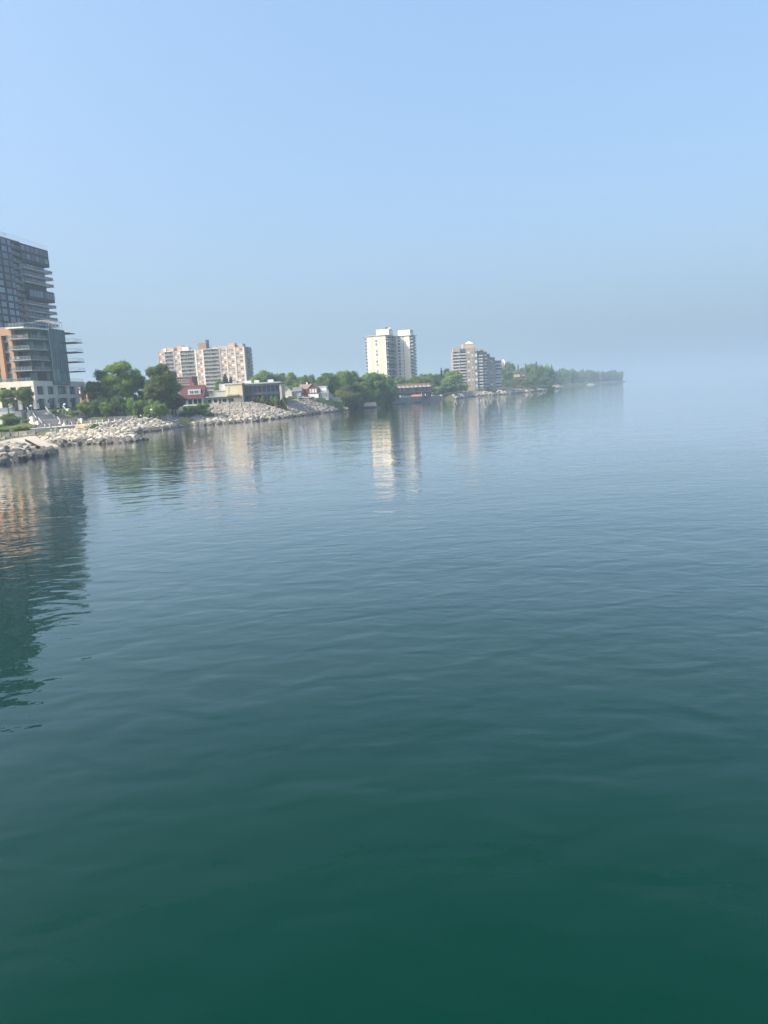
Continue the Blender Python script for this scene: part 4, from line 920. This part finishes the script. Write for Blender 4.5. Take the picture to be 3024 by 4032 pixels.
wood(1640,1790,(1478,1462),(60,90),(600,680),8,'tree in the dense wood between townhouses and terraced apartments','wood beside the terraced apartments',('mid','dark','dark'),1)
wood(1600,1790,(1506,1515),(50,70),(580,600),7,'lower tree at the wood edge behind the townhouse gardens','trees edging the townhouse gardens',('dark','mid'),1)
tree_px(1737,1446,26,650,'slender spire-shaped conifer next to the terraced apartments',None,'conifer','con',1,.03)
tree_px(1760,1450,46,655,'tall dark tree touching the terraced apartments',None,'tall','dark',1,.03)
tree_px(1735,1522,44,590,'reddish-green bushy tree beside the end of the seawall',None,'round','light',1,.03)
tree_px(1815,1506,76,640,'rounded willow in front of the terraced apartments',None,'willow','mid',1,.0)
tree_px(1787,1550,46,610,'pale green bush at the small beach',None,'bush','light',1,0,cat='shrub')
for px, yt, w in ((1895,1530,30),(1915,1528,36),(1940,1532,30),(1925,1538,36)): tree_px(px,yt,w,688,'dark shrub at the foot of the terraced apartments','shrubs at the foot of the terraced apartments','bush','dark',2,-.05,cat='shrub')
tree_px(1985,1441,66,860,'dark tree right beside the stepped balconies',None,'round','dark',1,.03)
tree_px(2012,1428,44,900,'pale airy tree below the vault-roofed building',None,'open','light',1,.03)
tree_px(2045,1446,60,890,'green tree behind the brown brick villa',None,'round','mid',1,.03)
tree_px(2070,1428,22,900,'narrow dark conifer behind the brick villa',None,'conifer','con',1,.03)
tree_px(2092,1434,70,870,'big round tree beside the brick villa',None,'round','mid',1,.03)
tree_px(2112,1420,26,905,'tallest conifer above the hazy shore wood',None,'conifer','con',1,.03)
tree_px(2128,1434,70,880,'broad tree below the tallest conifer',None,'round','mid',1,.03)
tree_px(2158,1450,60,900,'dark broad tree at the end of the nearer wood',None,'round','dark',1,.03)
tree_px(2022,1488,112,772,'wide pale willow on the shore below the brick villa',None,'willow','willow',1,-.03)
tree_px(2097,1470,46,800,'bright green tree next to the wide willow',None,'tall','light',1,.0)
tree_px(2140,1485,80,850,'dark low tree above the green shore bank',None,'round','dark',1,-.03)
for px, yt, w, Y in ((1990,1475,50,800),(2060,1490,60,800),(2120,1515,60,830),(2160,1518,50,870),(2090,1518,50,790)): tree_px(px,yt,w,Y,'low shrub along the bank below the brick villa wood','shrubs on the bank below the villa','bush','dark',2,-.1,cat='shrub')
# far wooded point
for i in range(105):
    f = (i+R.uniform(0,1))/105; a = f**0.8; k = 32+a*4.35; j = min(36, int(k)); q = k-j
    A = Vector((*ST[j][1][:2],0)).lerp(Vector((*ST[min(37,j+1)][1][:2],0)), q); inl = Vector((-1,.35,0))*(R.uniform(1,22) if i % 2 else R.uniform(12,90))
    p = A + inl; z = gz(p.x,p.y)-.3; hh = R.uniform(19,27); kd = 'conifer' if R.random() < .12 else 'round'
    tree(p.x,p.y,z,hh*(1.15 if kd=='conifer' else 1),(R.uniform(6,10) if kd=='round' else 4.5),'hazy conifer on the far wooded point' if kd=='conifer' else 'hazy broadleaf tree on the far wooded point','conifers on the far point' if kd=='conifer' else 'broadleaf trees on the far point',kd,'con' if kd=='conifer' else R.choice(('mid','dark','light')),2,-.02)
# trees filling the skyline behind the buildings on land
wood(860,1010,(1500,1490),(50,70),(600,640),4,'tree glimpsed beside the end of the pink slab','trees beside the pink slab',('mid','dark'),2)
# ------------------------------------------------------------------ boulders
M_rock = mat('limestone_boulder', (0.32,0.285,0.235), 0.9, col2=(0.47,0.43,0.36), scale=0.9, bump=0.05, bscale=3, rnd=0.30)
M_rockg = mat('grey_boulder', (0.22,0.195,0.165), 0.9, col2=(0.36,0.325,0.275), scale=0.8, bump=0.06, bscale=3, rnd=0.36)
M_wet = mat('wet_boulder', (0.085,0.08,0.065), 0.5, col2=(0.14,0.13,0.11), scale=0.9, rnd=0.2)
def rock_mesh(i, m):
    def mk():
        R = random.Random(900+i); bm = bmesh.new()
        for j in range(24):
            d = Vector((R.gauss(0,1),R.gauss(0,1),R.gauss(0,1))).normalized()*R.uniform(.86,1.0)
            q = Vector((abs(d.x)**.7*(1 if d.x>0 else -1), abs(d.y)**.7*(1 if d.y>0 else -1), abs(d.z)**.7*(1 if d.z>0 else -1)))
            bm.verts.new((q.x*.62, q.y*.46, q.z*.40))
        bmesh.ops.convex_hull(bm, input=bm.verts); 
        for v in [v for v in bm.verts if not v.link_faces]: bm.verts.remove(v)
        me = bpy.data.meshes.new('boulder'); bm.to_mesh(me); bm.free(); me.materials.append(m); return me
    return shared(('rock',i,m.name), mk)
def bank_samples(i0, i1, dens, rnd):
    out = []
    for i in range(i0, i1):
        a0, a1 = Vector((*ST[i][0],-.3)), Vector((*ST[i+1][0],-.3)); b0, b1 = Vector(ST[i][1]), Vector(ST[i+1][1])
        w = ((a1-a0).length+(b1-b0).length)/2; l = ((b0-a0).length+(b1-a1).length)/2
        for k in range(int(w*l*dens)):
            u, v = rnd.random(), rnd.random()**1.05; out.append((a0.lerp(a1,u).lerp(b0.lerp(b1,u), v), v))
    return out
def boulders(parent, i0, i1, dens, s0, s1, mats, seed, nmax, keep=None, vmax=1.0):
    R = random.Random(seed); S = [q for q in bank_samples(i0, i1, dens, R) if q[1] <= vmax and (keep is None or keep(*q))]
    items = []
    for p, v in S:
        s = R.uniform(s0, s1)*(1.15-.4*v); d = (p-Vector((0,0,9))).length; items.append((s/d, p, v, s))
    items.sort(key=lambda t: -t[0]); rest = MB()
    for n, (q, p, v, s) in enumerate(items):
        m = M_wet if p.z < R.uniform(.15,.5) else R.choice(mats); me = rock_mesh(R.randrange(10), m)
        rot = (R.uniform(-.5,.5),R.uniform(-.4,.4),R.uniform(0,6.28)); loc = p + Vector((0,0,s*.12)); sc = (s*R.uniform(.85,1.35), s*R.uniform(.8,1.2), s*R.uniform(.75,1.2))
        if n < nmax:
            o = put('boulder', me, parent, loc); o.rotation_euler = rot; o.scale = sc
        else:
            M4 = Matrix.LocRotScale(loc, __import__('mathutils').Euler(rot), sc); b = len(rest.v); rest.m = {M_rock:0,M_rockg:1,M_wet:2}[m]
            rest.v += [tuple(M4 @ x.co) for x in me.vertices]
            for f in me.polygons: rest.f.append(tuple(b+i for i in f.vertices)); rest.mi.append(rest.m)
    if rest.v:
        me = bpy.data.meshes.new('rubble'); me.from_pydata(rest.v, [], rest.f)
        for m in (M_rock, M_rockg, M_wet): me.materials.append(m)
        me.polygons.foreach_set('material_index', rest.mi); me.update(); stuff(put('rubble', me, parent))
boulders(bank_groyne, 1, 4, 0.75, 1.0, 2.5, (M_rockg,M_rockg,M_rock), 1, 300, keep=lambda p, v: p.y > 112)
boulders(bank_head, 6, 13, 0.9, 0.8, 2.1, (M_rock,M_rock,M_rockg), 2, 300)
boulders(bank_slope, 13, 20, 1.15, 0.8, 1.7, (M_rock,M_rock,M_rock,M_rockg), 3, 300, vmax=.66)
boulders(bank_slope, 13, 20, 2.0, 0.6, 1.1, (M_rock,M_rockg,M_rock), 4, 0, keep=lambda p, v: v > .55)
# a fine gravel patch high on the slope is left as the bank itself; shoreline stones further along
far_bank = strip('stony_shore', 27, 33, M_rub, 0.06, sub=4, amp=.2)
boulders(far_bank, 27, 33, 0.16, 1.2, 2.6, (M_rock,M_rockg), 5, 260, vmax=.75)
# stone at the tip of the groyne: old concrete ramp slabs, a culvert pipe
def groyne_details():
    a, b = pt(98,1727,150), pt(206,1782,152.5)
    t = thing('concrete_ramp', 'dark sloping concrete ramp edge along the boulder groyne', 'ramp', (0,0,0))
    m = mat('dark_concrete', (0.17,0.16,0.15), 0.85, var=.2, scale=.8); n = 7; d = (b-a); s = Vector((-.5,.9,0)).normalized()
    for i in range(n):
        p, q = a+d*(i/n+.008), a+d*((i+1)/n-.008); w = s*1.5; dn = Vector((0,0,-.55)); g = MB()
        k = [p, q, q+w, p+w]; g.v = [tuple(x) for x in k]+[tuple(x+dn) for x in k]; g.f = [(0,1,2,3),(7,6,5,4),(0,4,5,1),(1,5,6,2),(2,6,7,3),(3,7,4,0)]; g.mi = [0]*6; g.obj('slab', m, t)
    c = pt(148,1772,147); p = thing('culvert_pipe', 'rusty round culvert pipe end poking out of the boulders', 'pipe', c, radians(-20)); g = MB(); r = .85
    g.f = []; N = 14
    for y, rr in ((0,r),(0,r*.82),(2.6,r*.82),(2.6,r)):
        for i in range(N): g.v.append((cos(2*pi*i/N)*rr, y, sin(2*pi*i/N)*rr))
    for k in range(4):
        for i in range(N): g.f.append((k*N+i, k*N+(i+1)%N, ((k+1)%4)*N+(i+1)%N, ((k+1)%4)*N+i)); g.mi.append(0)
    g.obj('pipe', mat('rust_pipe', (0.26,0.17,0.11), .85, var=.25, scale=2), p, rz=radians(0)); p.rotation_euler = (0,0,radians(60))
groyne_details()
def block_wall():
    t = thing('stone_block_wall', 'rough wall of big squared limestone blocks above the pebble beach', 'wall', (0,0,0)); R = random.Random(5)
    def blk(i):
        def mk():
            g = MB().box(-.98,.98,-.6,.6,0,1.02); me = g.mesh('block', M_rock); Q = random.Random(i)
            for v in me.vertices: v.co += Vector((Q.uniform(-.1,.1),Q.uniform(-.1,.1),Q.uniform(-.08,.08)))
            return me
        return shared(('blk',i), mk)
    P0, P1 = Vector((-113,196,1.15)), Vector((-90,200,1.3)); n = 11; d = P1-P0; ang = atan2(d.y,d.x)
    for r in range(2):
        for i in range(n-(r*1)): p = P0 + d*((i+.5*r)/n); put('block', blk(i%5), t, (p.x,p.y+.35*r,p.z+1.05*r), ang+R.uniform(-.05,.05))
block_wall()

# ------------------------------------------------------------------ promenade, stairs, terrace
M_path = mat('pale_paving', (0.56,0.53,0.47), .85, var=.08, scale=.5); M_cheek = mat('cream_wall_stone', (0.64,0.60,0.52), .8, var=.08, scale=.6)
M_step = mat('grey_steps', (0.36,0.34,0.32), .85, var=.06, scale=.5)
PATH = [gnd(120,1690,3.5),gnd(210,1684,3.5),gnd(284,1677,3.5),gnd(358,1671,3.5),gnd(452,1662,3.5),gnd(542,1651,3.5),gnd(590,1645,3.6)]
def promenade():
    g = MB(); W = 5.0
    L = []
    for i, p in enumerate(PATH):
        a = PATH[max(0,i-1)]; b = PATH[min(len(PATH)-1,i+1)]; d = (b-a); d.z = 0; d.normalize(); n = Vector((-d.y,d.x,0)); L.append((p, p+n*W))
    up = Vector((0,0,.12)); dn = Vector((0,0,-1.6))
    for (a,b),(c,d) in zip(L[:-1],L[1:]):
        g.poly([a+up,c+up,d+up,b+up]); g.poly([a+dn,c+dn,c+up,a+up]); g.poly([b+up,d+up,d+dn,b+dn])
    struct(g.obj('promenade', M_path))
    bl = [284,305,358,381,403,428,452,476,498,520,542,196,178]
    for i, px in enumerate(bl):
        k = min(range(len(PATH)-1), key=lambda j: 0 if pxo(PATH[j]) <= px <= pxo(PATH[j+1]) else abs(pxo(PATH[j])-px)+1); f = (px-pxo(PATH[k]))/(pxo(PATH[k+1])-pxo(PATH[k])); p = PATH[k].lerp(PATH[k+1], max(0,min(1,f)))
        t = thing('bollard', 'white-capped promenade bollard along the pale waterfront path', 'bollard', (p.x,p.y,p.z+.12), 0, 'bollards along the promenade')
        MB().tube((0,0,0),(0,0,.85),.16,8,.15).obj('post', M_white, t); MB().tube((0,0,.86),(0,0,1.0),.2,8,.12).obj('cap', M_white, t)
def pxo(p):
    v = p-Vector((0,0,CAM_H)); k = v.dot(_fw); return CX+FPX*v.dot(_R)/k
promenade()
def stairs():
    t = thing('waterfront_stairs', 'broad grey waterfront staircase with cream side walls and white handrails', 'stairs', (-117.5,257,8.8), radians(-53))
    # local +x runs down the stairs; y across
    z = 0; x = 0; W0, W1 = -3.0, 9.5
    for fl_, (n, land) in enumerate(((12,3.0),(11,3.0),(11,0))):
        g = MB()
        for i in range(n): g.box(x+i*.36, x+(i+1)*.36, W0, W1, -7, z-(i+1)*.155)
        g.obj('flight', M_step, t); x += n*.36; z -= n*.155
        if land: MB().box(x+.001, x+land, W0, W1, -7, z-.001).obj('landing', M_step, t); x += land
    xe = x
    def cheek(x0, x1, y0, y1, zt): box('side_wall', M_cheek, t, x0, x1, y0, y1, -7, zt)
    cheek(0.2,5.0,9.51,10.1,-.2); cheek(5.01,11,9.51,10.1,-1.9); cheek(11.01,19,9.51,10.1,-3.6)
    cheek(0.2,5.0,-3.7,-3.01,-.4); cheek(5.01,11,-3.7,-3.01,-2.2); cheek(11.01,18,-3.7,-3.01,-4.0)
    def hand(y, xa, xb, za, zb): 
        g = MB().tube((xa,y,za+.95),(xb,y,zb+.95),.07,6); k = 4
        for i in range(k+1): f = i/k; g.tube((xa+(xb-xa)*f,y,za+(zb-za)*f-.1),(xa+(xb-xa)*f,y,za+(zb-za)*f+.95),.04,4)
        g.obj('handrail', M_white, t)
    for y in (-2.6,3.2,9.0):
        hand(y, 0,4.3,0,-1.86); hand(y, 7.3,11.3,-1.86,-3.56); hand(y, 14.3,18.2,-3.56,-5.27)
    # terrace in front of the stone base
    tr = thing('terrace', 'stone terrace with retaining walls in front of the stone-based building', 'terrace', (0,0,0))
    MB().box(-150,-119.5,250.5,261.8,3,8.75).box(-119.4,-105,254.5,300,3,7.6).obj('terrace_deck', M_conc, tr)
    MB().box(-150,-121.5,244.5,250.4,2,6.2).obj('lower_deck', M_conc, tr)
    for x0, x1 in ((-150,-140),(-139.9,-130),(-129.9,-121.6)): box('retaining_wall', M_cheek, tr, x0,x1,244.0,244.45,2,6.9)
    railing(tr, [(-150,250.7,8.75),(-121.5,250.7,8.75)], 1.2, glassy('blue_fence_glass',(0.22,0.30,0.38),.15), M_metal, 1.8, name='glass_fence')
    railing(tr, [(-118.5,262-7,7.6),(-105.5,270,7.6)], 1.0, M_rail, M_frame, .6, panel=False)
    for x in (-133,-127.5): 
        c = thing('planter_box', 'dark square planter box on the lower terrace by the stairs', 'planter', (x+4,246.8,6.2), 0, 'planters on the lower terrace'); box('tub', M_frame, c, -1,1,-.6,.6,0,.8); put('crown', crown_mesh(('bush',2,'dark',1), 1000, .13, 'bush', M_leafd, 121), c, (0,0,.7), 0, (.95,.6,.8))
    for i,(x,y,z0,w) in enumerate(((-128,236,3.6,9),(-119,233,3.5,8),(-122,224,3.3,10),(-110,214,3.2,8),(-103,212,3.2,7),(-131,226,3.3,8))):
        h = thing('hedge', ['clipped low hedge below the terrace retaining wall','clipped low hedge beside the foot of the stairs','long clipped hedge behind the stone block wall','low hedge on top of the stone block wall','low hedge next to the promenade boulders','clipped hedge under the round bushy tree'][i], 'hedge', (x,y,max(z0,gz(x,y)-.1)))
        g = MB(); put('foliage', crown_mesh(('bush',1,'mid',i%3), 2600, .085, 'bush', M_leaf, 107+i%3), h, (0,0,-.1), 0, (w/2,1.3,1.5)); put('foliage', crown_mesh(('bush',1,'mid',(i+1)%3), 2600, .085, 'bush', M_leaf, 108), h, (w*.3,.2,-.1), 0, (w/2.6,1.2,1.4)); 
        for q in (-w*.25, 0, w*.25): MB().tube((q,0,-.2),(q,0,.8),.05,4).obj('stem', M_trunk, h)
    # seat blocks and boulders along the path
    for i,(px,py,Y,w,h_) in enumerate(((455,1649,262,8,1.2),(505,1648,266,5,1.1),(520,1645,268,4,1.0),(365,1657,246,6,1.0),(380,1652,250,4,.9),(60,1686,222,5,1.2),(150,1682,222,8,1.2))):
        a = pt(px,py,Y); b = thing('seat_block', ['longest pale stone seat block behind the promenade','pale stone seat block beside the promenade tree','short stone seat block where the promenade enters the trees','flat stone ledge right of the stair wall','stacked stone ledge below the young trees','squat stone seat block among the low hedges','long stone seat block behind the stone block wall'][i], 'bench', (a.x,a.y,max(3.2,gz(a.x,a.y)-.1)), .3)
        me = shared(('seat',i), lambda: MB().box(-w/2,w/2,-.6,.6,0,h_*.55).box(-w/2+.3,w/2-.2,-.5,.55,h_*.551,h_).mesh('stone', M_rock)); put('stone', me, b)
    a = pt(326,1682,222); b = thing('sandstone_boulder', 'large rounded tan boulder below the promenade', 'boulder', (a.x,a.y,1.9)); o = put('stone', rock_mesh(3, mat('tan_rock',(0.46,0.34,0.21),.9,var=.15,scale=.8)), b); o.scale = (6.0,4.5,5.0)
    for i,(px,py,Y) in enumerate(((372,1668,218),(390,1678,214))): tree_px(px,py,34,Y,['dark shrub beside the tan boulder','lower dark shrub among the promenade rocks'][i],None,'bush','dark',1,0,z0=1.8,cat='shrub')
    for i,(px,yt,yb,Y) in enumerate(((122,1594,1646,245),(254,1588,1640,246),(596,1609,1646,262))):
        a, c = pt(px,yt,Y), pt(px,yb,Y); l = thing('lamp_post', ['dome-capped lamp post standing at the left stair wall by the terrace','dome-capped lamp post beside the clipped shrubs above the stairs','dome-capped lamp post under the big waterfront trees'][i], 'lamp post', (a.x,a.y,gz(a.x,a.y) if i == 2 else c.z-.3)); H = a.z-l.location.z
        MB().tube((0,0,0),(0,0,H-.3),.09,6,.06).obj('pole', mat('lamp_green',(0.25,0.33,0.32),.5), l); MB().tube((0,0,H-.5),(0,0,H-.2),.55,10,.38).tube((0,0,H-.2),(0,0,H),.38,10,.08).obj('shade', mat('lamp_shade',(0.5,0.53,0.55),.4), l)
    # tall grass clump on the bank
    for i,(px,py,Y) in enumerate(((730,1664,277),(742,1660,279),(718,1668,274))):
        a = pt(px,py,Y); g = MB(); Q = random.Random(i)
        for k in range(260):
            x, y = Q.gauss(0,1.1), Q.gauss(0,.9); L = Q.uniform(1,2.4); dx, dy = Q.gauss(0,.35), Q.gauss(0,.3); g.poly([(x-.05,y,0),(x+.05,y,0),(x+dx,y+dy,L)])
        o = g.obj('reed_clump', mat('reed_grass',(0.22,0.22,0.08),.9,col2=(0.13,0.17,0.05),scale=1), None, (a.x,a.y,gz(a.x,a.y)-.1)); tag(o, ['yellowish reed clump at the water edge below the bronze tree','taller reed clump between boulders below the bronze tree','thin reed clump over the rocks beside the inlet'][i], 'grass')
stairs()

# ------------------------------------------------------------------ people
def skin_mesh(name, pts, edges, radii, m, root=0):
    def mk():
        me = bpy.data.meshes.new(name); me.from_pydata(pts, edges, []); o = bpy.data.objects.new('tmp', me); COL.objects.link(o)
        md = o.modifiers.new('s', 'SKIN'); sv = me.skin_vertices[0].data
        for i, r in enumerate(radii): sv[i].radius = (r, r)
        sv[root].use_root = True
        sd = o.modifiers.new('d', 'SUBSURF'); sd.levels = 1; sd.render_levels = 1
        dg = bpy.context.evaluated_depsgraph_get(); r = bpy.data.meshes.new_from_object(o.evaluated_get(dg)); bpy.data.objects.remove(o)
        r.materials.clear(); r.materials.append(m); r.name = name
        r.polygons.foreach_set('use_smooth', [True]*len(r.polygons)); return r
    return shared((name, m.name), mk)
M_skin = mat('skin', (0.45,0.27,0.19), .6)
STAND = [(0,0,.93),(0,0,1.18),(0,0,1.40),(0,-.01,1.50),(0,-.02,1.62),(0,-.02,1.72),(-.19,0,1.40),(-.25,.0,1.14),(-.24,-.08,.90),(-.24,-.12,.80),(.19,0,1.40),(.25,0,1.14),(.24,-.08,.90),(.24,-.12,.80),(-.10,0,.88),(-.11,-.02,.48),(-.11,.02,.08),(-.11,-.14,.04),(.10,0,.88),(.11,-.04,.48),(.12,.0,.08),(.12,-.16,.04)]
EDG = [(0,1),(1,2),(2,3),(3,4),(4,5),(2,6),(6,7),(7,8),(8,9),(2,10),(10,11),(11,12),(12,13),(0,14),(14,15),(15,16),(16,17),(0,18),(18,19),(19,20),(20,21)]
RAD = [.14,.135,.13,.06,.10,.07,.065,.05,.036,.04,.065,.05,.036,.04,.085,.06,.042,.035,.085,.06,.042,.035]
SIT = [(0,0,.0),(0,.03,.28),(0,.02,.50),(0,0,.60),(0,-.02,.72),(0,-.02,.82),(-.19,0,.50),(-.25,-.08,.26),(-.16,-.28,.14),(-.10,-.34,.12),(.19,0,.50),(.25,-.08,.26),(.16,-.28,.14),(.10,-.34,.12),(-.10,-.05,.0),(-.12,-.45,.04),(-.12,-.47,-.34),(-.12,-.60,-.38),(.10,-.05,.0),(.12,-.45,.04),(.12,-.44,-.34),(.12,-.58,-.38)]
def person(px, py, Y, label, shirt, legs, pose='stand', dress=None, rz=0.0, z=None):
    a = pt(px, py, Y); zz = a.z if z is None else z
    t = thing('person', label, 'person', (a.x,a.y,zz+(.40 if pose=='sit' else 0)), rz); P = STAND if pose == 'stand' else SIT
    sm = mat('cloth_%d_%d_%d' % tuple(int(c*99) for c in shirt), shirt, .85); lm = mat('cloth_%d_%d_%d' % tuple(int(c*99) for c in legs), legs, .85)
    put('body', skin_mesh('body_'+pose, P, EDG, RAD, M_skin), t)
    if not dress:
        I = [14,0,18,15,16,19,20]; m_ = {k:i for i,k in enumerate(I)}; put('trousers', skin_mesh('trousers_'+pose, [P[k] for k in I], [(m_[a],m_[b]) for a,b in ((0,14),(14,15),(15,16),(0,18),(18,19),(19,20))], [RAD[k]+.02 for k in I], lm, 1), t)
    I = [0,1,2,6,7,10,11]; m_ = {k:i for i,k in enumerate(I)}; put('shirt', skin_mesh('shirt_'+pose, [P[k] for k in I], [(m_[a],m_[b]) for a,b in ((0,1),(1,2),(2,6),(6,7),(2,10),(10,11))], [RAD[k]+.022 for k in I], sm, 0), t)
    h = P[5]; put('hair', skin_mesh('hair_'+pose, [(h[0],h[1]+.03,h[2]-.10),(h[0],h[1]+.025,h[2]+.005)], [(0,1)], [.095,.10], mat('hair_dark',(0.03,0.022,0.018),.7), 0), t)
    if dress:
        g = MB(); rr = [(.0,.95,.17),(0,.6,.26),(.06,.25,.42),(.15,.02,.62)]; N = 12
        for (o, zq, r) in rr:
            for i in range(N): g.v.append((cos(2*pi*i/N)*r, sin(2*pi*i/N)*r+o, zq))
        for k in range(3):
            for i in range(N): g.f.append((k*N+i,k*N+(i+1)%N,(k+1)*N+(i+1)%N,(k+1)*N+i)); g.mi.append(0)
        g.obj('dress', mat('dress_%d'%int(dress[0]*99), dress, .85), t, smooth=True)
W_ = (.75,.74,.72); B_ = (.02,.02,.025); RD = (.45,.06,.06); PK = (.62,.40,.38); GR = (.2,.22,.25)
person(230,1634,247,'person in white top walking down the upper stairs',W_,B_,rz=.5)
person(238,1668,233,'person in a pink dress standing on the lower stairs',PK,PK,dress=PK,rz=2)
person(254,1674,231,'person in a long white gown on the stairs beside black suits',W_,W_,dress=W_,rz=1.6)
person(266,1670,232,'person in a black suit next to the white gown',B_,B_,rz=-1.2)
person(279,1675,231,'person in dark clothes at the foot of the stairs behind the group',GR,B_,rz=2.6)
person(301,1672,236,'person in black standing alone beside the stair wall',B_,B_,rz=.3)
person(91,1689,212,'seated person in red among the low hedges',RD,B_,'sit',rz=.4)
person(143,1684,218,'seated person in dark clothes on the long stone seat',(.15,.06,.06),B_,'sit',rz=-.3)
person(204,1697,208,'person in black top and pale trousers on the block wall',B_,(.55,.6,.65),'sit',rz=.2)
person(223,1695,208,'seated person in dark grey beside the block wall hedge',GR,W_,'sit',rz=-.5)
person(337,1693,204,'person in white shorts sitting by the tan boulder',(.10,.06,.05),W_,'sit',rz=.6)
person(357,1695,204,'person in black and white sitting near the dark shrub',B_,W_,'sit',rz=-.8)
person(486,1673,234,'person in white walking the rocks below the promenade bollards',W_,W_,rz=1)
person(555,1645,262,'person in a white shirt sitting where the promenade enters the trees',W_,B_,'sit',rz=.2)
person(588,1648,262,'person in grey standing under the lamp by the trees',GR,B_,rz=1)
